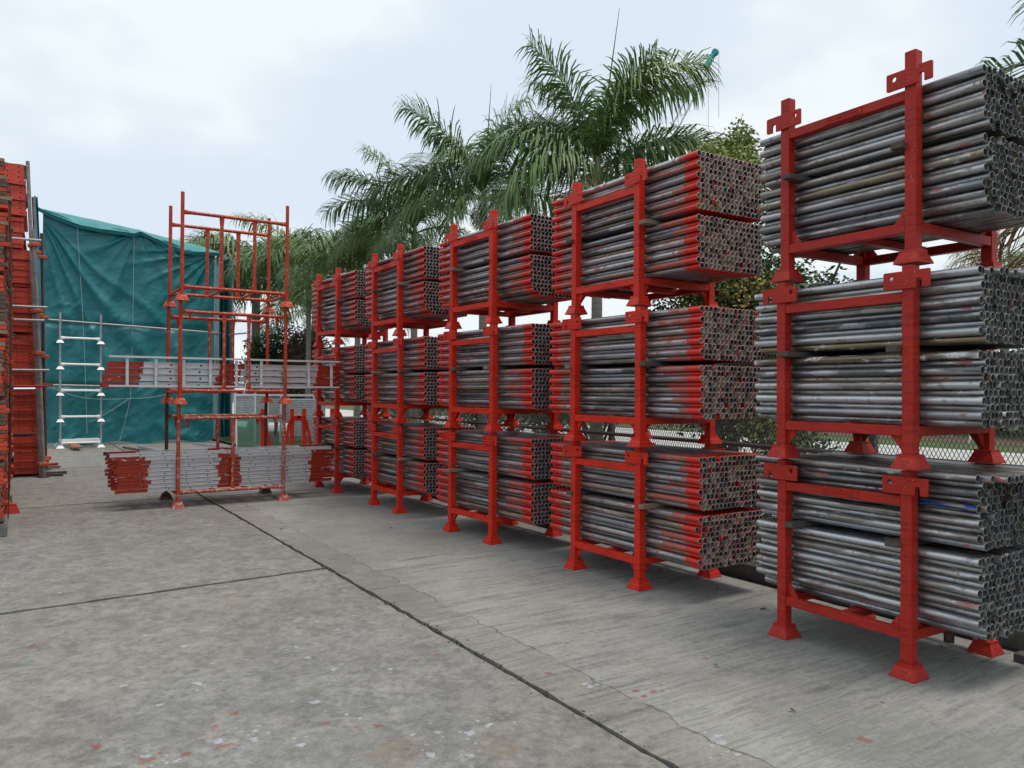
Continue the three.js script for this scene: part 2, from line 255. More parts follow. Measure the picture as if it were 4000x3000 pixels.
function slab(corners, map, mat) {                      // corners counter-clockwise seen from above as [x, z]
  const pts = []; for (let i = 0; i < 4; i++) { const a = corners[i], b = corners[(i + 1) % 4], n = Math.max(2, Math.round(Math.hypot(b[0] - a[0], b[1] - a[1]) / .07)), ln = Math.hypot(b[0] - a[0], b[1] - a[1]); for (let k = 0; k < n; k++) { const t = k / n, j = k ? (vn(k * .8, i * 7.7, 997, 997, 5) - .5) * .022 + (rnd() < .06 ? -.012 * rnd() : 0) : 0; pts.push(new THREE.Vector2(a[0] + (b[0] - a[0]) * t - (b[1] - a[1]) / ln * j, -(a[1] + (b[1] - a[1]) * t + (b[0] - a[0]) / ln * j))); } }
  let g = new THREE.ExtrudeGeometry(new THREE.Shape(pts), { depth: .074, bevelEnabled: false }); g.rotateX(-Math.PI / 2).translate(0, -.074, 0);
  const p = g.attributes.position, uv = g.attributes.uv; for (let i = 0; i < p.count; i++) { const [u, v] = map(p.getX(i), p.getZ(i)); uv.setXY(i, u, v); } return clean(g);
}
const yard = new THREE.Group(); yard.name = 'concrete_yard'; yard.userData.kind = 'structure'; scene.add(yard);
const mapA = (x, z) => [(x + 7) / 8, (z + 2.5) / 4], mapB = (x, z) => [(x + 8) / 8, (-z - 2.5) / 3.2];
const J = .020, crossX = (z, i) => -7.06 + .07 * (z + 2.47) - i * 5.9;
{
  const zs = [-2.478, 2.9, 9], xs = (z, i) => i < 0 ? 6 : crossX(z, i);
  for (let r = 0; r < 2; r++) for (let i = -1; i < 5; i++) { const z0 = zs[r] + (r ? J : 0), z1 = zs[r + 1] - J; mesh(slab([[xs(z1, i + 1) + J * 1.4, z1], [xs(z1, i) - (i < 0 ? 0 : J * 1.4), z1], [xs(z0, i) - (i < 0 ? 0 : J * 1.4), z0], [xs(z0, i + 1) + J * 1.4, z0]], mapA, M.concA), M.concA, 'concrete_slab', yard); }
  for (const [x0, x1] of [[6, -.9], [-.92, -12.7], [-12.715, -24.6], [-24.615, -36.5]]) mesh(slab([[x1, -2.478 - 2 * J], [x0, -2.478 - 2 * J], [x0, -5.5], [x1, -5.5]], mapB, M.concB), M.concB, 'concrete_slab', yard);
}
// low kerb that carries the fence
{
  const g = []; reseed(5); for (let x = -24; x < 6; x += 1.5) g.push(rbox(1.485, .16, .34, x + .75, .0 + rr(-.006, .006), -5.96 + rr(-.008, .008), .02));
  const k = new THREE.Group(); k.name = 'concrete_kerb'; k.userData.kind = 'structure'; scene.add(k); for (const q of g) mesh(q, M.kerb, 'kerb_stone', k);
}

{ // grit, leaf crumbs and chips caught in the long joint
  reseed(66); const bits = []; for (let i = 0; i < 520; i++) { const x = -1.2 - Math.pow(rnd(), 1.5) * 10, w = rr(.004, .013), g = new THREE.TetrahedronGeometry(w, 0); g.scale(rr(.7, 1.6), rr(.35, .7), rr(.7, 1.4)); g.rotateY(rr(0, 6)); const inn = rnd() < .72; g.translate(x, inn ? -.018 - rr(0, .02) : .003, -2.493 + (inn ? rr(-.014, .014) : gauss() * .06)); bits.push(clean(g)); }
  const o = mesh(mergeGeometries(bits), std({ color: new THREE.Color().setRGB(.10, .085, .06), roughness: 1 }), 'joint_grit'); o.userData = { kind: 'stuff', label: 'brown grit and leaf crumbs caught in the long concrete joint', category: 'grit' };
}

// ------------------------------------------------------------------ stacked pipe racks
const font = await new FontLoader().loadAsync('fonts/droid/droid_sans_bold.typeface.json');
const W = .829, PW = .07, DEP = .926, PX = W / 2 + PW / 2;
const geoCache = new Map(), G = (key, fn) => { if (!geoCache.has(key)) geoCache.set(key, fn()); return geoCache.get(key); };
function plateShape(mirror) {                           // lug plate: hole at the inner end, open slot at the outer end
  const w = .278, h = .101, s = new THREE.Shape(); const r = .008;
  s.moveTo(r, 0); s.lineTo(w - .078, 0); s.lineTo(w - .078, .030); s.absarc(w - .061, .036, .017, Math.PI, 0, true); s.lineTo(w - .044, 0); s.lineTo(w - r, 0); s.quadraticCurveTo(w, 0, w, r); s.lineTo(w, h - r); s.quadraticCurveTo(w, h, w - r, h); s.lineTo(r, h); s.quadraticCurveTo(0, h, 0, h - r); s.lineTo(0, r); s.quadraticCurveTo(0, 0, r, 0);
  const hole = new THREE.Path(); hole.absarc(.046, .064, .0165, 0, Math.PI * 2, false); s.holes.push(hole);
  const g = new THREE.ExtrudeGeometry(s, { depth: .012, bevelEnabled: true, bevelSize: .0015, bevelThickness: .0015, bevelSegments: 1, curveSegments: 10 });
  g.translate(-.103, 0, 0); if (mirror) { g.rotateY(Math.PI); g.translate(0, 0, .012); } return uvBox(g);
}
function gusset(legx, legy) { const s = new THREE.Shape([new THREE.Vector2(0, 0), new THREE.Vector2(legx, 0), new THREE.Vector2(legx * .1, legy), new THREE.Vector2(0, legy)]); if (legx * legy < 0) s.getPoints(); return uvBox(new THREE.ExtrudeGeometry(s, { depth: .008, bevelEnabled: false }).translate(0, 0, -.004)); }
const STACK = ['nearest', 'second-nearest', 'third-nearest', 'fourth-nearest', 'farthest'], TIER = ['ground', 'middle', 'top'];
const FIT = [[[-3.002, -.005, 4.453, -.026], [-2.962, .008, 4.394, -.019], [-2.975, .018, 4.446, -.023]], [[-5.386, -.022, 4.478, .001], [-5.344, -.018, 4.436, .008], [-5.414, -.007, 4.488, -.013]], [[-7.713, -.002, 4.410, .031], [-7.679, .007, 4.391, .027], [-7.760, .006, 4.432, .014]], [[-10.194, .002, 4.438, -.002], [-10.127, .010, 4.404, .002], [-10.200, .008, 4.421, -.001]], [[-12.642, .014, 4.430, -.001], [-12.647, .004, 4.423, .007], [-12.658, .008, 4.423, .020]]];
const ABOVE = [[1, 0, 1], [0, 0, 0], [0, 0, 1], [1, 0, 1], [0, 1, 1]], PLATE = [[1, 0, 1], [0, 0, 0], [0, 0, 1], [1, 0, 1], [1, 1, 1]];
const rackAt = [];
function pipeRack(s, t) {
  const [x, dy, z, ry] = FIT[s][t], y = t * 1.2 + dy, mat = s ? M.red : M.shadedRed, above = ABOVE[s][t];
  const o = thing('pipe_rack', `red steel pipe rack holding ${s ? 'red-ended' : 'plain grey'} tubes, ${TIER[t]} tier of the ${STACK[s]} stack`, 'pipe rack', [x, y, -z], ry, 'red pipe racks stacked three high along the fence');
  rackAt[s * 3 + t] = o;
  const f0 = t ? .036 : -dy, top = t < 2 ? 1.232 : 1.305;
  for (const [sx, sz] of [[-1, 0], [1, 0], [-1, 1], [1, 1]]) {
    const px = sx * PX, pz = sz ? -DEP + PW / 2 : -PW / 2;
    const pv = (s * 5 + t * 3 + (sx > 0 ? 1 : 0) + sz * 2) % 4, post = mesh(G(`post${t < 2}${pv}`, () => { const q = rbox(PW, top - .07, PW, 0, .07 + (top - .07) / 2, 0, .005), uv = q.attributes.uv; for (let i = 0; i < uv.count; i++) uv.setXY(i, uv.getX(i) + pv * .173 + .05, uv.getY(i) + pv * .291); return q; }), mat, 'post', o); post.position.set(px, 0, pz);
    const foot = mesh(G(`foot${t ? 1 : 0}${t ? '' : s}`, () => frustum(.054, .079, .085, 0, 0, 0)), mat, 'foot', o); foot.position.set(px, f0, pz);
    const hp = mesh(G(`plate${sx}`, () => plateShape(sx < 0)), mat, 'lug_plate', o); hp.position.set(px - sx * .035, 1.094, sz ? -DEP - .0165 : .0035); if (sx < 0) hp.position.x = px + .035;
    hp.position.x = px - sx * .035;
    const gg = G(`gus${above}`, () => gusset(.085, above ? .10 : -.10)), gy = above ? .287 : .227;
    const g1 = mesh(gg, mat, 'gusset', o); g1.position.set(px - sx * PW / 2, gy, pz - (sz ? -.0 : .0)); if (sx > 0) g1.rotation.y = Math.PI;
    const g2 = mesh(gg, mat, 'gusset', o); g2.position.set(px, gy, pz + (sz ? PW / 2 : -PW / 2)); g2.rotation.y = sz ? -Math.PI / 2 : Math.PI / 2;
  }
  const rail = G('rail', () => rbox(W - .001, .06, .056, 0, 0, 0, .004));
  for (const [yy, zz, nm] of [[.257, -.032, 'bottom_rail'], [.257, -DEP + .032, 'bottom_rail'], [1.049, -.032, 'top_rail'], [1.049, -DEP + .032, 'top_rail']]) {
    const r = mesh(rail, mat, nm, o); r.position.set(0, yy, zz);
    if (nm === 'top_rail' && zz > -.5 && PLATE[s][t]) {
      const p = mesh(G('nameplate', () => { const tg = new TextGeometry('SES SWL1TS /NO', { font, size: .021, depth: .003, curveSegments: 3 }); tg.computeBoundingBox(); tg.translate(-.115, -.010, .0025); return merge([rbox(.27, .042, .005, 0, 0, 0, .001), rbox(.27, .005, .009, 0, .0215, .001, .001), rbox(.27, .005, .009, 0, -.0215, .001, .001), uvBox(tg)]); }), mat, 'nameplate', r); p.position.set(.0, 0, .0305);
    }
  }
  const side = G('side', () => rbox(.056, .06, DEP - 2 * PW - .001, 0, 0, 0, .004)), mid = G('mid', () => rbox(.06, .05, DEP - .122, 0, 0, 0, .004));
  for (const sx of [-1, 1]) { const r = mesh(side, mat, 'side_rail', o); r.position.set(sx * (PX + .003), .257, -DEP / 2); }
  const m1 = mesh(mid, mat, 'cross_bar', o); m1.position.set(.02, .266, -DEP / 2);
  return o;
}
for (let s = 0; s < 5; s++) for (let t = 0; t < 3; t++) pipeRack(s, t);

// ------------------------------------------------------------------ the tubes: hollow, hex-packed, two bundles a rack on timber spacers
const TR = .0247;
function tubeGeo(len, strip, seg, ix) {
  const ri = TR - .0036, e0 = (NS - 4 + .1) / NS, e1 = (NS - 4 + .9) / NS, v0 = (strip + .08) / NS, v1 = (strip + .92) / NS, inn = NS - 1 - ix, w0 = (inn + .08) / NS, w1 = (inn + .92) / NS;
  const pos = [], nor = [], uv = [], idx = [];
  const ring = (x, r, u, a0, a1, nx, nr) => { const b = pos.length / 3; for (let i = 0; i <= seg; i++) { const a = i / seg * Math.PI * 2; pos.push(x, Math.sin(a) * r, Math.cos(a) * r); nor.push(nx, Math.sin(a) * nr, Math.cos(a) * nr); uv.push(u, a0 + (a1 - a0) * i / seg); } return b; };
  const band = (a, b, f) => { for (let i = 0; i < seg; i++) f ? idx.push(a + i, b + i, a + i + 1, b + i, b + i + 1, a + i + 1) : idx.push(a + i, a + i + 1, b + i, b + i, a + i + 1, b + i + 1); };
  const h = len / 2, c = .0012, u0 = .001, u1 = .999;
  band(ring(-h + c, TR, u0, v0, v1, 0, 1), ring(h - c, TR, u1, v0, v1, 0, 1), true);
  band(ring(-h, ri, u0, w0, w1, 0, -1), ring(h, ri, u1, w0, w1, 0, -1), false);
  band(ring(h - c, TR, .6, e0, e1, .9, .4), ring(h, ri, .6, e0, e1, .9, .4), true);
  band(ring(-h, ri, .6, e0, e1, -.9, .4), ring(-h + c, TR, .6, e0, e1, -.9, .4), true);
  const g = new THREE.BufferGeometry(); g.setAttribute('position', new THREE.Float32BufferAttribute(pos, 3)); g.setAttribute('normal', new THREE.Float32BufferAttribute(nor, 3)); g.setAttribute('uv', new THREE.Float32BufferAttribute(uv, 2)); g.setIndex(idx); return g;
}
const ROWS = [[[11, 10], [10, 10], [10, 8]], [[10, 10], [10, 10], [10, 11]], [[10, 10], [10, 10], [10, 9]], [[10, 10], [10, 10], [10, 10]], [[10, 10], [10, 10], [10, 10]]];
const TX = [.045, .08, .10, .08, .06];
const ORD = ['first', 'second', 'third', 'fourth', 'fifth', 'sixth', 'seventh', 'eighth', 'ninth', 'tenth', 'eleventh'];
const rest = { grey: [], red: [] }; let greyN = 0, redN = 0; reseed(2024);
const up_ = new THREE.Vector3();
for (let s = 0; s < 5; s++) for (let t = 0; t < 3; t++) {
  const rack = rackAt[s * 3 + t]; rack.updateMatrixWorld(true);
  const grey = s === 0, len = grey ? 1.555 : 2.01, mat = grey ? M.greyTube : M.redTube, above = ABOVE[s][t], kind = grey ? 'grey' : 'red';
  let y0 = .289 + (above ? .006 : 0);
  for (let b = 0; b < 2; b++) {
    const n = ROWS[s][t][b], pitch = .0424;
    for (let r = 0; r < n; r++) {
      const fromTop = n - 1 - r, protr = fromTop % 2 === 0, cut = b === 0 && above ? [1.6, .8, .2][r] ?? 0 : 0;
      const sp = .0487, nC = (protr ? 16 : 15) - 2 * Math.round(cut), z0 = -PW - .006 - TR - (protr ? 0 : sp / 2 + .014) - Math.round(cut) * sp;
      const rowLoose = rr(0, .004);
      for (let c = 0; c < nC; c++) {
        if (c && rnd() < (grey ? .015 : .004)) continue;
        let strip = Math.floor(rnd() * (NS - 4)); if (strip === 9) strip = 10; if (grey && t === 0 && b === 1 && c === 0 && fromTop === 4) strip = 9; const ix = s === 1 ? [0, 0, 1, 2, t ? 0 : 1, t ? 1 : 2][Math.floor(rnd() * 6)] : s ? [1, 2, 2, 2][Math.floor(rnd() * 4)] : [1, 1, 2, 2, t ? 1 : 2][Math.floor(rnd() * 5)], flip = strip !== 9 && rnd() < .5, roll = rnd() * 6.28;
        let dx = gauss() * (grey ? .012 : .005) + (rnd() < (grey ? .10 : .012) ? rr(-.04, .04) : 0) + (grey && t === 0 && b === 1 && fromTop === 0 && c > 1 ? .10 : 0);
        if (grey && t === 1 && b === 1 && fromTop === 0 && c > 2) dx += rr(0, .09);
        const m = new THREE.Object3D(); m.position.set(TX[s] + dx, y0 + TR + r * pitch + gauss() * .0012, z0 - c * sp - rowLoose * (c > 4) + gauss() * .0012);
        m.rotation.set(roll, (flip ? Math.PI : 0) + gauss() * .0016, gauss() * .0012, 'YZX');
        m.updateMatrix(); const wm = rack.matrixWorld.clone().multiply(m.matrix);
        let single = c === 0 || (grey && c <= 4) || (s === 1 && c === 1 && t > 0);
        if (single && (grey ? greyN : redN) >= 300) single = false;
        if (!single) { rest[kind].push([strip, len, wm, ix]); continue; }
        grey ? greyN++ : redN++;
        const g = G(`tube${kind}${strip}_${ix}`, () => tubeGeo(len, strip, 16, ix)), me = new THREE.Mesh(g, mat); me.castShadow = me.receiveShadow = true;
        wm.decompose(me.position, me.quaternion, me.scale); me.name = numbered(grey ? 'plain_grey_tube' : 'red_ended_tube'); scene.add(me);
        const bn = b ? 'upper' : 'lower', row = ORD[fromTop];
        me.userData = { label: c === 0 ? `${grey ? strip === 9 ? 'blue-painted' : strip === 5 ? 'tan' : 'plain grey' : 'red-ended'} tube, ${row} down the front of ${bn} bundle, ${TIER[t]} rack, ${STACK[s]} stack` : `${grey ? strip === 5 ? 'tan' : 'grey' : 'red-ended'} tube, ${ORD[c]} from front, ${row} row down, ${bn} bundle, ${TIER[t]} rack, ${STACK[s]} stack`, category: grey ? 'steel tube' : 'painted tube', group: grey ? 'plain grey steel tubes in the nearest stack of racks' : 'red-ended steel tubes in the farther stacks of racks' };
      }
    }
    const yTop = y0 + (n - 1) * pitch + 2 * TR;
    if (b === 0) {
      const spots = [[-.30, .014], [.47, .014]].map(([a]) => a);
      const where = { 0: [[-.415, -.335], [.36, .415]], 1: [[-.53, -.45], [.50, .60]], 2: [[-.40, -.34], [.41, .35]], 3: [[-.40, -.33], [.50, .56]], 4: [[-.45, -.38], [.52, .58]] }[s];
      for (const [k, wx] of where.entries()) {
        const cx = wx[0] * .5 + wx[1] * .5 + rr(-.02, .02), g = G(`spacer${(s + t + k) % 3}`, () => { const q = rbox([.075, .09, .065][(s + t + k) % 3], .038, .98, 0, 0, -.42, .006); return q; });
        const o = new THREE.Mesh(g, s === 0 || (s + k + t) % 2 ? M.darkWood : M.wood); o.castShadow = o.receiveShadow = true; o.name = numbered('timber_spacer'); scene.add(o);
        const wm = rack.matrixWorld.clone().multiply(new THREE.Matrix4().makeRotationY(rr(-.05, .05)).setPosition(cx, yTop + .0195, -.04 + rr(-.01, .03))); wm.decompose(o.position, o.quaternion, o.scale);
        o.userData = { label: `${o.material === M.wood ? 'weathered' : 'dark'} timber spacer between tube bundles, ${k ? 'right' : 'left'} side of ${TIER[t]} rack, ${STACK[s]} stack`, category: 'timber spacer', group: 'timber spacers between the tube bundles' };
      }
      y0 = yTop + .041;
    }
  }
}
for (const kind of ['grey', 'red']) {
  const parts = rest[kind].map(([strip, len, m, ix]) => G(`low${kind}${strip}_${ix}`, () => tubeGeo(len, strip, 16, ix)).clone().applyMatrix4(m));
  const o = mesh(mergeGeometries(parts), kind === 'grey' ? M.greyTube : M.redTube, 'packed_tubes'); o.userData = { kind: 'stuff', label: kind === 'grey' ? 'plain grey tubes packed deep inside the racks of the nearest stack' : 'red-ended tubes packed deep inside the racks of the four farther stacks', category: 'steel tubes' };
}

// ------------------------------------------------------------------ expanded-metal fence on the kerb
{
  const o = thing('mesh_fence', 'grey expanded-metal mesh fence with pipe rails running behind the pipe racks', 'fence');
  const X0 = -14.6, X1 = 3, Z = -5.95, y0 = .12, y1 = 2.05, pitch = .034, run = (y1 - y0) / 2.05, parts = [];
  const wire = (xa, xb, z) => { const L = Math.hypot(xb - xa, y1 - y0), a = Math.atan2(xb - xa, y1 - y0); const g = new THREE.BoxGeometry(.0042, L, .003); g.rotateZ(-a).translate((xa + xb) / 2, (y0 + y1) / 2, z); parts.push(g); };
  for (let x = X0; x < X1; x += pitch) { wire(x, x + run, Z); wire(x + run, x, Z - .0032); }
  const mm = mesh(mergeGeometries(parts), std({ color: new THREE.Color().setRGB(.17, .17, .175), roughness: .7, metalness: .2 }), 'wire_mesh', o); mm.userData.kind = 'stuff';
  const pm = std({ color: new THREE.Color().setRGB(.12, .10, .105), roughness: .7 });
  for (const y of [1.165, 2.06, .16]) mesh(tubeBetween([X0, y + .06, Z + .03], [X1, y - .02, Z + .03], .021, 8), pm, 'rail', o);
  for (const x of [-14.5, -10.2, -7.05, -3.72, -.6]) mesh(rbox(.06, 2.1, .06, x, 1.05, Z - .04, .006), pm, 'post', o);
}

// ------------------------------------------------------------------ three-tier tubular rack carrying the ladders
const flatEnd = (a, b, r, n = 0) => {                   // tube with squashed ends, n = squash axis (0: vertical flat)
  const A = new THREE.Vector3(...a), B = new THREE.Vector3(...b), d = B.clone().sub(A), L = d.length(); const g = new THREE.CylinderGeometry(r, r, L, 10, 14); const p = g.attributes.position;
  for (let i = 0; i < p.count; i++) { const e = Math.min(L / 2 - Math.abs(p.getY(i)), .16), k = 1 - step(.03, .13, e); p.setX(i, p.getX(i) * (1 + .55 * k)); p.setZ(i, p.getZ(i) * (1 - .62 * k)); }
  g.computeVertexNormals(); g.rotateZ(-Math.PI / 2); const uv = g.attributes.uv; for (let i = 0; i < uv.count; i++) uv.setXY(i, uv.getY(i) * L, uv.getX(i) * r * 6.28);
  g.rotateX(n); const q = new THREE.Quaternion().setFromUnitVectors(new THREE.Vector3(1, 0, 0), d.normalize()); g.applyQuaternion(q); g.translate(...A.add(B).multiplyScalar(.5).toArray()); return clean(g);
};
{
  const LB = ['worn lowest tier of the red tubular rack, standing on the yard around the ladder stack', 'middle tier of the red tubular rack, carrying the upper ladders', 'empty red tubular rack tier on top of the ladder racks'];
  const zL = -1.955, zR = -3.455, xF = -11.745, xB = -12.755, r = .026;
  for (let t = 0; t < 3; t++) {
    const o = thing('tubular_rack', LB[t], 'ladder rack', [xF, t * 1.475, zL - t * .012], 0, 'red tubular racks stacked three high'), w = zR - zL, d = xB - xF;
    const mP = [M.worn, M.frameRed, M.frameRed][t], mF = [M.veryWorn, M.frameRed, M.frameRed][t];
    const top = t < 2 ? 1.47 : 1.56;
    for (const [px, pz, k] of [[0, 0, 0], [0, w, 1], [d, 0, 2], [d, w, 3]]) {
      const back = k > 1; mesh(tubeBetween([px, .03, pz], [px, top, pz], r, 12), t === 0 && back ? M.darkSteel : t === 0 && k === 1 ? M.veryWorn : mP, 'post', o);
      mesh(frustum(.052, .088, .10, px, 0, pz, .008), t === 0 && back ? M.darkSteel : mF, 'foot', o);
    }
    const yb = [.215, .19, .205][t], yt = [1.275, 1.325, 1.275][t];
    for (const px of [0, d]) {
      mesh(flatEnd([px, yb, -.01], [px, yb, w + .01], r, 0), t === 0 ? M.veryWorn : M.frameRed, 'bottom_rail', o); mesh(flatEnd([px, yt, -.01], [px, yt, w + .01], r * .95, 0), t === 0 ? M.veryWorn : M.frameRed, 'top_rail', o);
      const bal = t === 0 ? [.5] : t === 1 ? [.40, .635] : [.36, .675];
      for (const f of bal) mesh(flatEnd([px, yb + .015, w * f + (t === 2 && px ? -.0 : 0)], [px, yt - .015, w * f], r * .95, Math.PI / 2), t === 2 ? M.frameRed : M.worn, 'baluster', o);
      if (t < 2) for (const f of [.085, .91]) mesh(uvBox(new THREE.CylinderGeometry(.017, .013, .12, 8).translate(px, yt - .085, w * f)), M.shadedRed, 'peg', o);
    }
    for (const f of [0, .36, .675, 1]) mesh(flatEnd([-.01, yb - .02, w * f], [d + .01, yb - .02, w * f], r * .8, Math.PI / 2), M.frameRed, 'cross_bar', o);
  }
}
// aluminium ladders with red painted bands
const LH = (h, f, t) => { const s = new THREE.Shape(); s.moveTo(0, -h / 2); s.lineTo(f, -h / 2); s.lineTo(f, -h / 2 + t); s.lineTo(t, -h / 2 + t); s.lineTo(t, h / 2 - t); s.lineTo(f, h / 2 - t); s.lineTo(f, h / 2); s.lineTo(0, h / 2); return s; };
function stile(L, h, strip, f = .022, t = .008) {       // channel, open to +x, running along z from 0 to -L
  const g = new THREE.ExtrudeGeometry(LH(h, f, t), { depth: L, bevelEnabled: false }).translate(0, 0, -L); const q = clean(g), p = q.attributes.position, n = q.attributes.normal, uv = q.attributes.uv;
  for (let i = 0; i < p.count; i++) uv.setXY(i, -p.getZ(i) / L, (strip + .1 + .8 * clamp((Math.abs(n.getY(i)) > .5 ? (p.getX(i) / f) * .3 : .0) + (p.getY(i) + h / 2) / h * .7)) / 16); return q;
}
function ladder(o, L, h, wid, strip, pitch, round, caps) { // lies flat: near stile at x = 0, far stile at x = -wid
  mesh(stile(L, h, strip), M.stile, 'stile', o); const far = mesh(stile(L, h, (strip + 5) % 15), M.stile, 'stile', o); far.position.x = -wid; far.scale.x = -1;
  const n = Math.floor((L - .3) / pitch), off = (L - (n - 1) * pitch) / 2 * (.7 + .5 * rnd());
  for (let k = 0; k < n; k++) {
    const z = -off - k * pitch; if (z < -L + .08) break;
    const g = round ? tubeBetween([-wid + .004, 0, z], [.0095, 0, z], h * .24, 10, true) : uvBox(new THREE.BoxGeometry(wid, h * .5, h * .5).translate(-wid / 2, 0, z));
    const rg = mesh(g, M.alu, 'rung', o); 
    mesh(round ? new THREE.CircleGeometry(h * .2, 10).rotateY(Math.PI / 2).translate(.0098, 0, z) : uvBox(new THREE.BoxGeometry(.004, h * .36, h * .36).translate(.0065, 0, z)), M.black, 'rung_socket', rg);
  }
  if (caps) for (const x of [0, -wid]) for (const z of [.012, -L - .012]) mesh(rbox(.03, h * 1.12, .04, x + (x ? -.01 : .01), 0, z, .006), M.black, 'end_cap', o);
}
reseed(88);
for (let k = 0; k < 10; k++) {
  const y = .265 + k * .0565, o = thing('ladder', `aluminium ladder with red painted ends, ${['lowest', 'second from bottom', 'third from bottom', 'fourth from bottom', 'fifth from bottom', 'fifth from top', 'fourth from top', 'third from top', 'second from top', 'topmost'][k]} in the low stack`, 'ladder', [-11.80 - (k < 8 ? rr(0, .02) : -.02), y, -1.17 + [.01, -.012, -.03, .012, -.008, .02, -.012, -.03, .05, .09][k]], 0, 'ladders lying in the low stack');
  o.rotation.x = .003; ladder(o, k > 7 ? 3.14 : 3.08, .045, .40, k === 9 ? 15 : k, .29, true, k === 9);
}
for (let k = 0; k < 9; k++) {                           // a second column of ladders behind
  const y = .265 + k * .0565, o = thing('ladder', `aluminium ladder in the column behind the low stack, level ${['one', 'two', 'three', 'four', 'five', 'six', 'seven', 'eight', 'nine'][k]} from the bottom`, 'ladder', [-12.28, y, -1.13 + rr(-.025, .025)], 0, 'ladders in the rear column of the low stack');
  ladder(o, 3.1, .045, .38, (k * 3 + 1) % 15, .29, true, false);
}
for (let k = 0; k < 4; k++) {
  const o = thing('ladder', `aluminium ladder with red bands lying behind the upright ladder, ${['lowest', 'second', 'third', 'topmost'][k]} of the upper stack`, 'ladder', [-11.86 - .01 * k, 1.745 + k * .096, -1.0 - .03 * k], 0, 'ladders lying in the upper stack');
  ladder(o, 3.34, .074, .42, [0, 4, 7, 11][k], .40, false, false);
}
{
  const o = thing('ladder', 'bare aluminium ladder standing on edge in front of the upper ladder stack', 'ladder', [-11.79, 1.715, -1.07]);
  for (const y of [0, .405]) { const s = mesh(stile(3.27, .046, 15, .026, .006), M.stile, 'stile', o); s.rotation.z = y ? Math.PI / 2 : Math.PI / 2; s.position.y = y; s.position.x = 0.012; }
  for (let k = 0; k < 9; k++) mesh(rbox(.028, .385, .042, -.0, .205, -.225 - k * .365, .006), M.alu, 'rung', o);
  o.rotation.x = .002;
  for (const [y, a] of [[1.69, .05], [1.66, -.04]]) void y;
  solo(curve([[-11.715, 1.83, -2.90], [-11.712, 1.76, -2.87], [-11.715, 1.69, -2.865], [-11.712, 1.63, -2.84], [-11.74, 1.63, -2.88], [-11.712, 1.69, -2.90]], .006, 30, 5), M.white, 'plastic_strap', 'white plastic strap tied round the middle red rail below the ladder', 'strap');
}

// ------------------------------------------------------------------ galvanised tower of five frames by the green sheet
{
  const zl = -1.085, zr = -2.10, xf = -25.1, xb = -26.2;
  const LB = ['lowest galvanised frame with white feet standing by the green tarpaulin', 'second galvanised frame from the ground in the tower by the green tarpaulin', 'third galvanised frame from the ground in the tower by the green tarpaulin', 'fourth galvanised frame from the ground, below the top one by the green tarpaulin', 'top galvanised frame of the tower with bare post ends by the green tarpaulin'];
  for (let t = 0; t < 5; t++) {
    const o = thing('galvanised_frame', LB[t], 'scaffold frame', [xf, t * .745, zl + t * .01], 0, 'galvanised frames stacked by the tarpaulin'), w = zr - zl, d = xb - xf;
    for (const [px, pz] of [[0, 0], [0, w], [d, 0], [d, w]]) { mesh(tubeBetween([px, .03, pz], [px, t < 4 ? .742 : .86, pz], .026, 8), M.galv, 'post', o); mesh(frustum(.055, .10, .085, px, 0, pz, .008), M.white, 'foot', o); }
    for (const px of [0, d]) mesh(flatEnd([px, .15, -.01], [px, .15, w + .01], .032, 0), M.white, 'rail', o);
    if (t === 0) for (let k = 0; k < 4; k++) mesh(rbox(.10, .04, 1.05, d * (.12 + k * .25), .20, w / 2, .006), M.white, 'slat', o);
    else for (const pz of [0, w]) mesh(tubeBetween([0, .13, pz], [d, .13, pz], .018, 6), M.galv, 'cross_bar', o);
  }
}

// ------------------------------------------------------------------ tarpaulin enclosure
M.tarp = std({ map: rep(colorTex(512, 512, (u, v, o) => { const a = fbm(u, v, 6, 6, 4, 101), b = fbm(u, v, 50, 50, 3, 103), w = .5 + .5 * vn(u * 128, v * 128, 128, 128, 2), k = .8 + .3 * a + .14 * (b - .5) + .06 * (w - .5); o[0] = .008 * k; o[1] = .158 * k; o[2] = .178 * k; }), .5), roughness: .45, side: THREE.DoubleSide });
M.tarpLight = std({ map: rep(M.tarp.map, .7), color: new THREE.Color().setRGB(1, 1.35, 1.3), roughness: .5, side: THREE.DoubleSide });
M.tarpBlue = std({ map: rep(M.tarp.map, .7), color: new THREE.Color().setRGB(1.0, 1.45, 1.9), roughness: .45, side: THREE.DoubleSide });
function sheet(nu, nv, fn) { const g = new THREE.PlaneGeometry(1, 1, nu, nv), p = g.attributes.position, uv = g.attributes.uv; for (let i = 0; i < p.count; i++) { const u = p.getX(i) + .5, v = p.getY(i) + .5, q = fn(u, v); p.setXYZ(i, ...q); uv.setXY(i, q[3] ?? q[2], q[4] ?? q[1]); } g.computeVertexNormals(); return g; }
const eave = [[-.44, 6.92], [-.89, 6.72], [-1.46, 6.54], [-2.1, 6.47], [-2.83, 6.45], [-3.0, 6.43], [-3.18, 6.53], [-4.0, 6.2], [-4.48, 6.06], [-5.42, 6.1]], ridge = [[-.40, 7.12], [-1.02, 7.04], [-2.32, 6.90], [-3.17, 6.77], [-4.02, 6.63], [-5.26, 6.43], [-5.67, 6.25]];
const lerpZ = (a, z) => { if (z >= a[0][0]) return a[0][1]; for (let i = 1; i < a.length; i++) if (z >= a[i][0]) { const t = (a[i - 1][0] - z) / (a[i - 1][0] - a[i][0]); return a[i - 1][1] + (a[i][1] - a[i - 1][1]) * t; } return a[a.length - 1][1]; };
const fold = (d, w) => Math.pow(.5 + .5 * Math.cos(d / w * 6.283), 2.2);
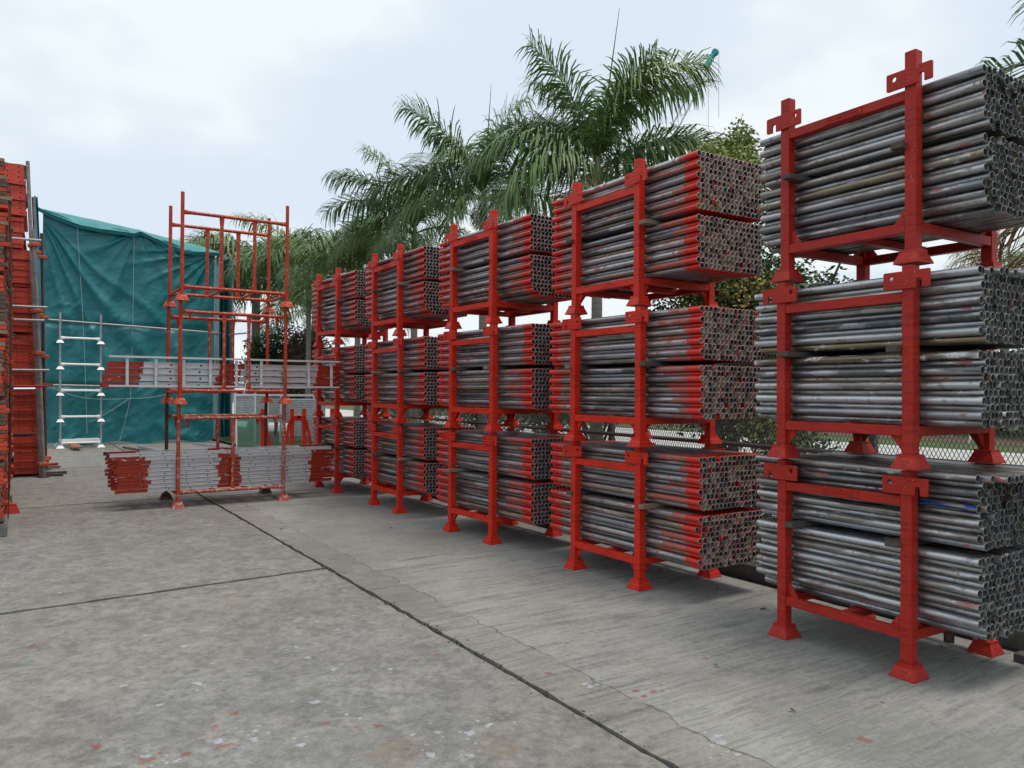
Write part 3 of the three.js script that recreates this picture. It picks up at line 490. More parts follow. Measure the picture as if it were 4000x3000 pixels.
function tarpFront(u, v) {
  const z = -.62 - u * 4.75, top = lerpZ(eave, z) + .06, y = .06 + .05 * Math.sin(u * 19) + v * (top - .06);
  let d = 0;
  // folds that fan out from the tied upper corners
  const fan = (cz, cy, n, amp, reach, w0) => { const dz = z - cz, dy = cy - y, r = Math.hypot(dz, dy), a = Math.atan2(dz, dy); const m = vn(a * 5 + 3, r * .22 + cz, 64, 64, 4); return amp * (.25 + 1.2 * m * m) * Math.pow(.5 + .5 * Math.cos(a * n * (.8 + .3 * vn(a * 2.5 + 9, cz * 3, 64, 64, 6)) + vn(a * 4 + 20, r * .5, 64, 64, 4) * 5), 2.4) * step(0, .5, r) * step(reach, reach * .3, r) * w0(a); };
  d += fan(-.45, 6.8, 34, .20, 8.6, (a) => step(-1.15, -.6, a)) + fan(-3.15, 6.6, 17, .07, 2.8, () => 1) + fan(-5.45, 6.2, 22, .10, 3.2, () => 1);
  const wv = vn(z * 2.2 + y * .5, y * .7 - z * .2, 256, 256, 7), cr = vn(z * 6 + y * 2, y * 5, 256, 256, 9), cr2 = vn(z * 13 - y * 4, y * 12 + z * 3, 512, 512, 11);
  const ck = vn(z * 4.2 - y * 1.6, y * 6.5 + z * 4, 512, 512, 13); d += .15 * (wv - .5) + .020 * (cr - .5) + .040 * Math.pow(ck, 3) * step(.45, .7, vn(z * .8, y * .8, 64, 64, 21)) + .010 * (cr2 - .5);
  d += .05 * fold(z + .25 * y + .25 * vn(y * .6, z, 64, 64, 3), 1.15) * step(0, .5, 1 - v) - .10 * Math.exp(-Math.pow((y - 3.6) / .10, 2)) * .5 - .07 * Math.exp(-Math.pow((y - 1.78) / .08, 2)) * step(.5, .35, u);
  d += .07 * Math.pow(Math.abs(Math.sin((y * 1.0 - z * .45) * 4.6 + 2 * wv)), 3) * step(2.0, 1.0, y) * step(-3.2, -4.4, z) ;
  return [-26.05 + d, y, z];
}
{
  const o = thing('tarpaulin_shelter', 'large green tarpaulin shelter with sagging wrinkled front, behind the galvanised tower', 'tarpaulin');
  mesh(sheet(190, 230, tarpFront), M.tarp, 'front_sheet', o);
  mesh(sheet(90, 14, (u, v) => { const z = -.42 - u * 5.2, a = lerpZ(eave, z), b = lerpZ(ridge, z), n = vn(z * 3, v * 3, 64, 64, 2) * .08; return [-25.9 - v * 1.3 + n * .5, a + (b + .04 - a) * v + n * Math.sin(v * 3.1) * .8 - (v < .01 ? .0 : 0), z]; }), M.tarpLight, 'roof_sheet', o);
  mesh(sheet(60, 6, (u, v) => { const z = -.42 - u * 5.2, a = lerpZ(eave, z); return [-25.9 - v * .03 + .012 * Math.sin(z * 9), a - v * .10, z]; }), M.tarp, 'eave_flap', o);
  mesh(sheet(40, 120, (u, v) => { const x = -26.3 - u * 4.2, y = .1 + v * 6.1; return [x, y, -5.75 - .25 * u + .10 * (vn(x * 1.6, y * .5, 64, 64, 5) - .5) + .05 * (vn(x * 5, y * 1.4, 128, 128, 8) - .5), x, y]; }), M.tarp, 'side_sheet', o);
  mesh(sheet(30, 120, (u, v) => { const z = -5.62 - u * .46, y = .12 + v * 5.9; return [-26.6 + .10 * Math.sin(u * 9 + y * .3) + .05 * vn(z * 7, y * 1.2, 64, 64, 4), y, z]; }), M.tarp, 'side_sheet', o);
  for (const [a, b, m] of [[[-25.93, 3.69, -.72], [-25.93, 3.52, -5.45], M.galv], [[-25.93, 1.80, -.60], [-25.93, 1.77, -2.5], M.galv]]) mesh(tubeBetween(a, b, .026, 8), m, 'pipe', o);
  for (const p of [[[-25.95, 6.45, -1.48], [-25.95, 4.4, -1.62], [-25.95, 2.0, -1.74], [-25.95, .35, -1.80]], [[-25.94, 6.4, -3.0], [-25.94, 4, -2.99], [-25.94, 1.42, -2.95]], [[-25.94, 1.42, -2.95], [-25.9, .7, -2.8], [-25.88, .12, -2.66]], [[-25.94, 1.75, -.75], [-25.93, 1.42, -1.7], [-25.94, 1.40, -2.95], [-25.93, 1.45, -3.6], [-25.93, 1.9, -5.2]], [[-25.94, 1.42, -2.95], [-25.93, .95, -2.3], [-25.93, .7, -1.9]]]) mesh(curve(p, .006, 30, 4), M.rope, 'rope', o);
}
for (const [i, z] of [-5.50, -5.98].entries()) {
  const o = thing('scaffold_pole', i ? 'outer upright scaffold pole with orange painted joints right of the tarpaulin' : 'inner upright scaffold pole at the right corner of the tarpaulin front', 'scaffold pole', [-26.2, 0, z], 0, null);
  const pr = std({ color: new THREE.Color().setRGB(.45, .11, .05), roughness: .6 });
  mesh(tubeBetween([0, .35, 0], [0, 6.2 + i * .5, 0], .028, 8), M.galv, 'tube', o); for (const y of [.2, 2.4, 5.9]) mesh(tubeBetween([0, y - .15, 0], [0, y + .35, 0], .031, 8), pr, 'painted_band', o); for (const y of [3.5, 4.9]) mesh(rbox(.09, .06, .10, 0, y, 0, .01), pr, 'coupler', o);
  mesh(tubeBetween([0, 3.5, .1], [-.6, 3.62, -.6], .024, 8), M.galv, 'ledger', o); mesh(tubeBetween([0, 4.9, .1], [-.6, 5.1, -.6], .024, 8), M.galv, 'ledger', o);
}
{ const g = sheet(10, 60, (u, v) => { const y = 2.2 + v * 3.75, a = -.30 - (1 - v) * .07, b = -.37 - (1 - v) * .21; return [-20 + .08 * Math.sin(u * 7 + y), y, a + (b - a) * u]; }); solo(g, M.tarpBlue, 'tarpaulin_strip', 'narrow blue-green tarpaulin strip hanging behind the poles of the tall left stack', 'tarpaulin'); }
{ const g = sheet(14, 14, (u, v) => [-19.0 + .35 * Math.sin(v * 3), 5.95 - (1 - v) * .62 + .06 * Math.sin(u * 5 + v * 3) - u * .12, .25 - u * .42 + .05 * Math.sin(v * 9)]); solo(g, std({ color: new THREE.Color().setRGB(.03, .035, .038), roughness: .7, side: THREE.DoubleSide }), 'tarpaulin_scrap', 'dark torn tarpaulin flap hanging at the top of the tall left stack', 'tarpaulin'); }
{ const g = sheet(14, 8, (u, v) => [-17.3 - v * 1.6, 6.02 + v * .1 + .03 * Math.sin(u * 8) - .12 * u * u, .7 - u * .85]); solo(g, M.tarpBlue, 'tarpaulin_cover', 'blue-green tarpaulin cover laid over the top of the tall left stack', 'tarpaulin'); }

// ------------------------------------------------------------------ tall stack of red steel boards between poles
reseed(404); M.poleGrey = std({ map: M.galv.map, color: new THREE.Color().setRGB(.62, .60, .57), roughness: .6, metalness: .3 });
M.board = std({ map: rep(paintTex([.60, .055, .022], [.48, .26, .22], .31, 73), 2.2), roughness: .5, bumpMap: rep(bumpPaint, 3), bumpScale: .001 });
const BUN = [[5.94, 4.97, 10, .36], [4.93, 4.35, 8, .22], [4.33, 3.62, 11, .46], [3.60, 2.76, 14, .43], [2.71, 1.74, 15, .42], [1.68, .84, 14, .43], [.77, .06, 12, .46]];
const BN = ['topmost', 'second', 'third', 'fourth', 'fifth', 'sixth', 'lowest'];
const endPlate = G('endplate', () => { const s = new THREE.Shape([new THREE.Vector2(-.215, 0), new THREE.Vector2(.215, 0), new THREE.Vector2(.215, .056), new THREE.Vector2(-.215, .056)]); for (const x of [-.105, .105]) { const h = new THREE.Path(); h.absellipse(x, .03, .017, .010, 0, 6.283, false); s.holes.push(h); } return uvBox(new THREE.ExtrudeGeometry(s, { depth: .012, bevelEnabled: true, bevelSize: .001, bevelThickness: .001, bevelSegments: 1, curveSegments: 6 }).rotateY(Math.PI / 2)); });
const boardBody = G('boardbody', () => box(1.8, .05, .424, -.905, .028, 0)), boardHole = G('boardhole', () => mergeGeometries([-.105, .105].map((z) => new THREE.CircleGeometry(.02, 8).rotateY(Math.PI / 2).translate(.001, .03, z))));
for (const [b, [y1, y0, n, w]] of BUN.entries()) for (let k = 0; k < n; k++) for (let col = 0; col < 2; col++) {
  const y = y0 + (y1 - y0) * k / n, lean = y * .041, sc = w / .43, z = -.20 + lean - (col ? -1 : 0) * (.44 * sc + .012) + rr(-.018, .018) + (b < 2 ? .05 : 0) - .02;
  if (col && b < 2) continue;
  const o = thing('steel_board', col ? `red steel board in the left column, ${[...ORD, 'twelfth', 'thirteenth', 'fourteenth', 'fifteenth'][n - 1 - k]} down the ${BN[b]} bundle, tall left stack` : `red steel board end with two holes, ${ORD[n - 1 - k] ?? ['twelfth', 'thirteenth', 'fourteenth', 'fifteenth'][n - 12 - k]} down the ${BN[b]} bundle, tall left stack`, 'steel board', [-17.3 + rr(-.05, .05) + (col ? -.12 : 0), y, z], rr(-.03, .03), col ? `left-column boards in the ${BN[b]} bundle` : 'red steel boards stacked in seven bundles'); o.rotation.x = rr(-.02, .02) + (rnd() < .06 ? .08 : 0); o.scale.set(1, (y1 - y0) / n / .061, sc);
  mesh(boardBody, M.board, 'deck', o); mesh(endPlate, M.board, 'end_plate', o); const h = mesh(boardHole, M.black, 'hole', o); void h;
}
for (const [i, [x, z0, z1, y1, r, m]] of [[-17.05, -.47, -.26, 4.7, .032, M.poleGrey], [-17.2, -.43, -.15, 6.0, .032, M.poleGrey], [-18.0, -.50, -.26, 5.5, .03, M.poleGrey], [-18.6, -.55, -.42, 4.9, .028, M.darkSteel]].entries()) {
  const o = thing('scaffold_pole', ['front upright pole at the right edge of the tall red board stack', 'tallest pole beside the tall red board stack, with orange clamps near its top', 'rear upright pole squeezed against the tall red board stack', 'dark pole behind the front pole of the tall red board stack'][i], 'scaffold pole');
  mesh(tubeBetween([x, .02, z0], [x, y1, z1], r, 10), m, 'tube', o); const cl = std({ color: new THREE.Color().setRGB(.42, .09, .04), roughness: .6 });
  for (const y of [.25, 2.35, 3.15, 4.4].filter((q) => q < y1)) mesh(rbox(.10, .07, .16, x + .02, y, z0 + (z1 - z0) * y / y1 - .02, .015), cl, 'coupler', o);
  mesh(rbox(.18, .02, .18, x, .012, z0, .004), M.darkSteel, 'base_plate', o);
}
for (const [i, y] of [4.45, 3.2, 2.95, 2.02, 1.72].entries()) { const z = -.4 + .042 * y; solo(tubeBetween([-16.9, y, z + .75], [-16.85 + i * .01, y + .01, z - .17 - (i % 2) * .05], .024, 8), i === 4 ? M.shadedRed : M.galv, 'ledger_tube', `${['topmost', 'second', 'third', 'fourth', 'red lowest'][i]} horizontal tube sticking out beside the tall red board stack`, 'scaffold tube'); }
solo(tubeBetween([-17.3, 1.78, -.42], [-25.8, 1.8, -.9], .022, 6), M.shadedRed, 'brace_tube', 'long red tube running from the tall left stack back to the tarpaulin', 'scaffold tube');
solo(tubeBetween([-19.0, 4.95, -.10], [-19.6, 3.6, -.28], .032, 8), M.darkSteel, 'tube_offcut', 'dark open-ended tube leaning behind the poles of the tall left stack', 'scaffold tube');

// (plank stack)
// near stack of timber planks at the left edge, seen end-on along the aisle
{
  const cols = 24, rows = 88, st = [], woods = [[.20, .10, .065], [.15, .085, .06], [.24, .16, .11], [.50, .06, .028], [.40, .05, .026], [.12, .075, .06]];
  M.planks = woods.map((c, i) => std({ map: rep(colorTex(128, 128, (u, v, o) => { const g = fbm(u, v, 4, 16, 4, 200 + i), k = .5 + g; o[0] = c[0] * k; o[1] = c[1] * k; o[2] = c[2] * k; }), 4), roughness: .9 }));
  const pg = M.planks.map(() => []), shapes = [0, 1, 2].map((k) => rbox(.225, .044, .9, 0, 0, .45, .004 + k * .001));
  for (let c = 0; c < cols; c++) for (let r = 0; r < rows; r++) {
    if (r % 15 === 14) continue;
    const y = .19 + r * .0475, x = -10.55 - c * .262, z = .085 + .02 * Math.sin(r * .23 + c * .6) + rr(-.012, .012) + y * .004 + (c ? 0 : .012) - (rnd() < .03 ? .05 : 0); if (y > 4.3 - .1 * (c % 3)) continue;
    const mi = y < 1.35 || rnd() < .72 ? 3 + (rnd() < .7 ? Math.floor(rnd() * 2) : 2) : Math.floor(rnd() * 3);
    if (c < 2 && r < 60) { const o = solo(shapes[r % 3], M.planks[mi], 'timber_plank', `${mi === 3 || mi === 4 ? 'red-painted' : 'bare timber'} plank end, ${[...ORD, 'twelfth', 'thirteenth', 'fourteenth'][r % 15]} up in the ${['lowest', 'second', 'third', 'fourth'][Math.floor(r / 15)]} bundle, ${c ? 'second' : 'nearest'} column, near left stack`, 'timber plank', `${mi === 3 || mi === 4 ? 'red-painted' : 'bare'} plank ends in the ${c ? 'second' : 'nearest'} column, bundle ${1 + Math.floor(r / 15)}`); o.position.set(x, y, z); o.rotation.z = rr(-.02, .02); }
    else pg[mi].push(shapes[r % 3].clone().rotateZ(rr(-.02, .02)).translate(x, y, z));
  }
  const o = thing('stacked_planks', 'long wall of strapped timber plank ends at the left edge, receding to the tall red stack', 'timber planks'); o.userData.kind = 'stuff';
  pg.forEach((a, i) => a.length && mesh(mergeGeometries(a), M.planks[i], 'plank_ends', o));
  for (let i = 0; i < 9; i++) mesh(curve([[-10.7 - i * .7, .16, .055], [-10.7 - i * .7 + .02, 1.0, .045 + .01 * (i % 3)], [-10.7 - i * .7, 2.5, .06], [-10.72 - i * .7, 4.0, .075]], .006, 20, 4), M.darkSteel, 'strap', o);
  solo(rbox(.22, .15, .5, -10.55, .075, .31, .01), M.kerb, 'concrete_block', 'grey concrete block under the front end of the near plank stack', 'block');
  solo(rbox(.14, .13, .4, -13.4, .065, .22, .01), M.kerb, 'concrete_block', 'small grey concrete block beside the tall red board stack', 'block');
}
{ const o = thing('rack_foot', 'pink-red steel foot of a hidden rack poking out beside the near plank stack', 'rack foot', [-12.4, 0, .03]); mesh(frustum(.06, .10, .12, 0, 0, 0), M.shadedRed, 'foot', o); mesh(tubeBetween([0, .10, 0], [0, .19, .5], .04, 8), M.shadedRed, 'rail_end', o); }

// ------------------------------------------------------------------ palms: ringed trunk, green crownshaft, plumed fronds
const leafMat = (r, g, b, ro = .5) => std({ color: new THREE.Color().setRGB(r, g, b), roughness: ro, side: THREE.DoubleSide });
const frondMat = (r, g, b) => phys({ color: new THREE.Color().setRGB(r, g, b), roughness: .5, transmission: .3, thickness: 0, side: THREE.DoubleSide });
M.frond = [frondMat(.085, .175, .040), frondMat(.11, .21, .048), frondMat(.07, .145, .036), frondMat(.15, .24, .05), frondMat(.19, .20, .07)];
M.deadFrond = leafMat(.26, .16, .07, .8);
M.trunk = std({ map: rep(colorTex(256, 256, (u, v, o) => { const n = fbm(u, v, 8, 16, 4, 301), ring = Math.pow(.5 + .5 * Math.cos(v * 6.2832 * 16 + n * 3), 6), k = .7 + .5 * n - .25 * ring; o[0] = .26 * k; o[1] = .25 * k; o[2] = .22 * k; }), 1, 1), roughness: .95 });
M.shaft = std({ map: colorTex(128, 128, (u, v, o) => { const n = fbm(u, v, 12, 3, 4, 305), k = .7 + .6 * n; o[0] = .12 * k; o[1] = .19 * k; o[2] = .06 * k; }), roughness: .5 });
function frondGeo(len, el0, droop, pairs, hang, seedv) {
  reseed(seedv); const N = 16, P = [], T = []; let x = 0, y = 0; const sideSway = rr(-.25, .25); let zz = 0;
  for (let i = 0; i <= N; i++) { const s = i / N, el = el0 - droop * Math.pow(s, 1.4); P.push(new THREE.Vector3(x, y, zz)); const t = new THREE.Vector3(Math.cos(el), Math.sin(el), sideSway * s); t.normalize(); T.push(t); x += t.x * len / N; y += t.y * len / N; zz += t.z * len / N; }
  const pos = []; const tri = (a, b, c) => pos.push(a.x, a.y, a.z, b.x, b.y, b.z, c.x, c.y, c.z);
  for (let i = 0; i < N; i++) { const w0 = .026 * (1 - i / N) + .004, w1 = .026 * (1 - (i + 1) / N) + .004; for (const [ax, ay] of [[0, 1], [1, 0]]) { const d = new THREE.Vector3(0, ax ? 1 : 0, ay ? 1 : 0); const a = P[i].clone().addScaledVector(d, w0), b = P[i].clone().addScaledVector(d, -w0), c = P[i + 1].clone().addScaledVector(d, w1), e = P[i + 1].clone().addScaledVector(d, -w1); tri(a, b, c); tri(b, e, c); } }
  const Z = new THREE.Vector3(0, 0, 1), D = new THREE.Vector3(0, -1, 0);
  for (let k = 0; k < pairs; k++) for (const sd of [-1, 1]) {
    const s = .10 + .90 * (k + rr(-.3, .3)) / pairs, f = clamp(s, 0, .999) * N, i = Math.floor(f), p = P[i].clone().lerp(P[i + 1], f - i), t = T[i], n = new THREE.Vector3().crossVectors(Z, t).normalize(); if (n.y < 0) n.negate();
    const L = len * (.11 + .25 * Math.pow(Math.sin(Math.PI * clamp(.12 + .80 * s)), .8)) * rr(.85, 1.12), roll = rr(-.55, .55) + .25, fw = .35 + .55 * s + rr(-.1, .1);
    const d = Z.clone().multiplyScalar(sd * Math.cos(roll)).addScaledVector(n, Math.sin(roll)).addScaledVector(t, fw).normalize();
    const wv = new THREE.Vector3().crossVectors(d, n).normalize().multiplyScalar(.0105 + .008 * Math.sin(Math.PI * s)).multiplyScalar(len / 2.2);
    const m1 = p.clone().addScaledVector(d, L * .45).addScaledVector(D, L * .06 * hang), d2 = d.clone().addScaledVector(D, hang * rr(.6, 1.3)).normalize(), m2 = m1.clone().addScaledVector(d2, L * .33), d3 = d2.clone().addScaledVector(D, hang * rr(.4, 1.0)).normalize(), tip = m2.clone().addScaledVector(d3, L * .28);
    const a = p.clone().addScaledVector(wv, .5), b = p.clone().addScaledVector(wv, -.5), c = m1.clone().add(wv), e = m1.clone().sub(wv), g = m2.clone().addScaledVector(wv, .7), h = m2.clone().addScaledVector(wv, -.7);
    tri(a, b, c); tri(b, e, c); tri(c, e, g); tri(e, h, g); tri(g, h, tip);
  }
  const g = new THREE.BufferGeometry(); g.setAttribute('position', new THREE.Float32BufferAttribute(pos, 3)); g.computeVertexNormals(); return g;
}
// azimuths: 0 points to the right along the view's horizontal, 90 away, 180 left, 270 towards the yard
const BASE = 57.07 * Math.PI / 180;
function palm(label, x, z, h, R, fr, o2 = {}) {
  const o = thing('palm_tree', label, 'palm tree', [x, 0, z]); const r = o2.r ?? .09;
  const pts = []; for (let i = 0; i <= 16; i++) { const t = i / 16; pts.push(new THREE.Vector2(r * (1 + .9 * Math.exp(-t * 7) - .12 * t), t * (h - .95))); }
  const tg = new THREE.LatheGeometry(pts, 14); const uv = tg.attributes.uv; for (let i = 0; i < uv.count; i++) uv.setY(i, uv.getY(i) * h / 2); mesh(clean(tg), M.trunk, 'trunk', o);
  const sp = [[.92, 0], [1.12, .12], [1.0, .5], [.72, .95], [.4, 1.2]].map(([a, b]) => new THREE.Vector2(r * a, h - 1.0 + b)); mesh(clean(new THREE.LatheGeometry(sp, 12)), M.shaft, 'crownshaft', o);
  fr.forEach(([az, el, len, droop, hang, mi], i) => { const g = frondGeo(len * R, el * Math.PI / 180, droop, o2.pairs ?? 76, hang ?? .8, Math.round(x * 100 + i * 31)); const m = mesh(g, mi === 9 ? M.deadFrond : M.frond[mi ?? i % 3], 'frond', o); m.rotation.y = BASE + az * Math.PI / 180; m.position.y = h - .05 + (el > 40 ? .1 : 0); });
  if (o2.spear) { const g = new THREE.CylinderGeometry(.004, .028, o2.spear, 6); g.translate(0, o2.spear / 2, 0).rotateZ(o2.tilt ?? 0).rotateY(BASE); const m = mesh(clean(g), M.frond[0], 'spear_leaf', o); m.position.y = h; }
  return o;
}
const ringFr = (n, s, o = {}) => { reseed(s); const a = []; for (let i = 0; i < n; i++) a.push([i * 137.5 + rr(-15, 15), rr(-8, 68), rr(.82, 1.08), rr(1.0, 1.9), rr(.6, 1.1), i % 5 === 4 ? 3 : i % 3]); return a.concat(o.extra ?? []); };
function tipFrond(dx, dy, droop, hang, mi, swing = 0, extra = 1.06) {  // a frond whose tip ends dx along the view's horizontal and dy above the crown
  const sw = swing * Math.PI / 180, hx = Math.abs(dx) / Math.cos(sw); let best = null;
  for (let el = -1.2; el < 1.56; el += .02) { let x = 0, y = 0; for (let i = 0; i < 16; i++) { const e = el - droop * Math.pow(i / 16, 1.4); x += Math.cos(e) / 16; y += Math.sin(e) / 16; } const L = Math.hypot(hx, dy) / Math.hypot(x, y), err = Math.hypot(x * L - hx, y * L - dy); if (!best || err < best[0]) best = [err, el, L]; }
  return [dx >= 0 ? swing : 180 - swing, best[1] * 180 / Math.PI, best[2] * extra, droop, hang, mi];
}
palm('tallest palm with a bare green crownshaft above the second-nearest rack stack', -10.05, -8.2, 5.45, 1, [
  tipFrond(-1.05, 1.95, .55, .7, 1, -12), tipFrond(-.95, 1.5, .9, .8, 0, 30), tipFrond(.55, 1.75, 1.3, .8, 0, 30), tipFrond(.75, 1.6, 1.0, .8, 1, -40), tipFrond(1.85, 1.5, 1.3, .9, 1, 10), tipFrond(1.5, 1.35, 1.7, 1.0, 3, -25), tipFrond(2.3, .0, 1.45, 1.1, 0, -8), tipFrond(2.1, .45, 1.2, 1.0, 2, 15), tipFrond(-2.0, -.1, 1.6, 1.1, 0, -15), tipFrond(-1.75, -.75, 1.5, 1.1, 2, 10), tipFrond(-1.5, -1.0, 1.9, 1.1, 1, -30), tipFrond(-.5, -1.1, 1.6, 1.0, 4, -45), tipFrond(.35, -1.05, 1.5, 1.0, 2, -50), tipFrond(-.15, -.75, 2.2, 1.1, 4, -60), tipFrond(.8, -.7, 1.6, 1.1, 0, 40), tipFrond(-.9, .6, 1.9, .9, 2, 50), tipFrond(.3, .7, 2.0, .9, 1, 60), tipFrond(-1.4, .9, 1.4, .9, 0, 35), tipFrond(1.2, -.4, 1.9, 1.0, 4, 55)], { spear: 2.75, tilt: -.13, r: .10, pairs: 96 });
palm('palm with a lone upright spear leaf above the third-nearest rack stack', -13.8, -8.2, 5.75, 1, [
  tipFrond(-1.55, 1.75, .8, .8, 1, -10), tipFrond(-1.1, 1.3, 1.3, .8, 0, 25), tipFrond(.1, 1.7, 1.2, .8, 0, 60), tipFrond(.85, 1.95, 1.0, .8, 1, 10), tipFrond(1.3, 1.3, 1.5, .9, 2, -20), tipFrond(1.9, .6, 1.5, 1.0, 0, 15), tipFrond(-1.75, -.8, 1.6, 1.1, 0, -12), tipFrond(-2.3, .25, 1.3, 1.0, 2, 8), tipFrond(-1.0, .5, 1.9, .9, 1, -35), tipFrond(1.25, -.8, 1.7, 1.0, 2, -15), tipFrond(.5, -.9, 2.0, 1.0, 1, -45), tipFrond(-.6, -.9, 1.9, 1.1, 2, -50), tipFrond(1.9, -.4, 1.6, 1.0, 0, 25), tipFrond(-1.6, .9, 1.2, .9, 0, 45), tipFrond(.2, .5, 2.2, .9, 3, -60), tipFrond(-.1, -.5, 2.2, 1, 4, 60)], { spear: 2.4, tilt: -.06, pairs: 88 });
palm('palm with drooping fronds above the fourth-nearest rack stack', -17.1, -8.2, 5.6, 1, [
  tipFrond(-1.85, 1.15, 1.3, 1.0, 2, -10), tipFrond(-1.15, 1.9, .9, .8, 1, 8), tipFrond(-1.5, -.1, 1.7, 1.1, 0, -20), tipFrond(-.8, -.75, 1.9, 1.1, 2, -40), tipFrond(.8, 1.65, 1.2, .9, 0, 10), tipFrond(1.6, .8, 1.5, 1.0, 1, -15), tipFrond(1.4, -.3, 1.7, 1.1, 2, 10), tipFrond(-2.1, .5, 1.5, 1.1, 0, 15), tipFrond(-.4, 1.0, 1.8, .9, 3, -50), tipFrond(.3, -.8, 2.1, 1.0, 2, -55), tipFrond(1.0, .6, 1.9, .9, 1, 50), tipFrond(-1.2, .8, 1.6, .9, 0, 45), tipFrond(.2, 1.5, 1.4, .8, 1, 70), tipFrond(-1.9, -.6, 1.5, 1.1, 3, 5)], { pairs: 80 });
palm('lower palm spreading over the farthest rack stack', -20.8, -8.2, 5.1, 2.6, ringFr(15, 61), { pairs: 70 });
palm('far palm between the tubular rack and the farthest rack stack', -25.5, -8.3, 5.5, 3.2, ringFr(19, 62), { spear: 1.8, tilt: -.02, pairs: 66 });
palm('palm with a pale ringed trunk seen through the tubular rack', -31.9, -8.2, 6.6, 3.6, ringFr(22, 63), { r: .19, pairs: 62, spear: 1.2 });
palm('farthest palm low behind the far end of the racks', -34.5, -11.5, 5.2, 2.6, ringFr(14, 64), { r: .14, pairs: 50 });
palm('palm at the right edge whose green and dead brown frond tips reach into view', -2.12, -8.0, 4.0, 1, [tipFrond(-1.58, .36, 1.0, .6, 0, 5), tipFrond(-1.45, .12, 1.1, .7, 2, -12), tipFrond(-1.1, .9, 1.0, .7, 1, 15), tipFrond(-1.68, -1.2, .4, .5, 9, 6, 1), tipFrond(-1.55, -1.35, .4, .5, 9, -8, 1), tipFrond(-1.35, -1.45, .4, .5, 9, 14, 1), tipFrond(-1.5, -1.1, .5, .5, 9, 22, 1), tipFrond(-.6, 1.4, .9, .7, 0), tipFrond(.8, 1.2, 1.1, .8, 1, 20), tipFrond(1.4, .4, 1.2, .9, 2, -20), tipFrond(.3, .9, 1.5, .8, 0, -60), tipFrond(1.2, -.4, 1.4, .9, 1, 30), tipFrond(-.3, .6, 1.7, .8, 2, 65)], { pairs: 64 });
for (const [i, [x, z, h]] of [[-14.5, -40, 8.2], [-12.2, -41, 8.4], [-19, -42, 7.6]].entries()) palm(`distant palm beyond the road, ${['left', 'right', 'leftmost'][i]} of the small ones under the nearest stack's top rack`, x, z, h, 3, ringFr(12, 70 + i), { r: .16, pairs: 40 });

// ------------------------------------------------------------------ broadleaf trees and bushes
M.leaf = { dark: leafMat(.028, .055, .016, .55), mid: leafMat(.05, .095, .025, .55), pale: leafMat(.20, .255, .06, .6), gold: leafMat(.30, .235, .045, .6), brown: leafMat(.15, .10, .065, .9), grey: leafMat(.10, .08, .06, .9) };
M.bark = std({ map: rep(colorTex(128, 128, (u, v, o) => { const n = fbm(u, v, 12, 5, 4, 401), k = .5 + n; o[0] = .10 * k; o[1] = .085 * k; o[2] = .07 * k; }), 1), roughness: 1 });
function leaves(blobs, n, size, s) {
  reseed(s); const pos = []; const tot = blobs.reduce((a, b) => a + b[3] * b[4], 0);
  for (const [x, y, z, rx, ry] of blobs) for (let k = 0, m = Math.round(n * rx * ry / tot); k < m; k++) {
    const th = rr(0, 6.283), c = rr(-1, 1), q = Math.sqrt(1 - c * c), rad = Math.pow(rnd(), .42) * (1 + .28 * (vn(th * 2.2, c * 3 + 8, 64, 64, s & 7) - .5) * 2);
    const P = new THREE.Vector3(x + rx * rad * q * Math.cos(th), y + ry * rad * c, z + rx * rad * q * Math.sin(th));
    const d = new THREE.Vector3(rr(-1, 1), rr(-.9, .5), rr(-1, 1)).normalize(), w = new THREE.Vector3(rr(-1, 1), rr(-1, 1), rr(-1, 1)).cross(d).normalize(), L = size * rr(.7, 1.3), W2 = L * .24;
    const a = P, b = P.clone().addScaledVector(d, L * .5).addScaledVector(w, W2), e = P.clone().addScaledVector(d, L * .5).addScaledVector(w, -W2), t = P.clone().addScaledVector(d, L);
    pos.push(a.x, a.y, a.z, b.x, b.y, b.z, t.x, t.y, t.z, a.x, a.y, a.z, t.x, t.y, t.z, e.x, e.y, e.z);
  }
  const g = new THREE.BufferGeometry(); g.setAttribute('position', new THREE.Float32BufferAttribute(pos, 3)); g.computeVertexNormals(); return g;
}
function tree(name, label, cat, x, z, limbs, sets) {
  const o = thing(name, label, cat, [x, 0, z]);
  mesh(merge(limbs.map(([p, r]) => { const c = new THREE.CatmullRomCurve3(p.map((q) => new THREE.Vector3(...q))); const g = new THREE.TubeGeometry(c, 10, r, 7); const at = g.attributes.position; const pp = new THREE.Vector3(); for (let i = 0; i < at.count; i++) { const t = Math.floor(i / 8) / 10; c.getPoint(t, pp); const k = 1 - .65 * t; at.setXYZ(i, pp.x + (at.getX(i) - pp.x) * k, pp.y + (at.getY(i) - pp.y) * k, pp.z + (at.getZ(i) - pp.z) * k); } g.computeVertexNormals(); return g; })), M.bark, 'trunk', o);
  for (const [nm, mat, blobs, n, size, s] of sets) mesh(leaves(blobs, n, size, s), mat, nm, o);
  return o;
}
const limbSet = (h, n, s) => { reseed(s); const a = [[[[0, 0, 0], [rr(-.1, .1), h * .35, rr(-.1, .1)], [rr(-.15, .15), h * .75, 0]], .07]]; for (let i = 0; i < n; i++) { const y = h * rr(.15, .5), t = rr(0, 6.28), q = rr(.5, 1.0); a.push([[[0, y * .7, 0], [Math.cos(t) * q * .5, y + h * .2, Math.sin(t) * q * .5], [Math.cos(t) * q, y + h * .42, Math.sin(t) * q]], .035]); } return a; };
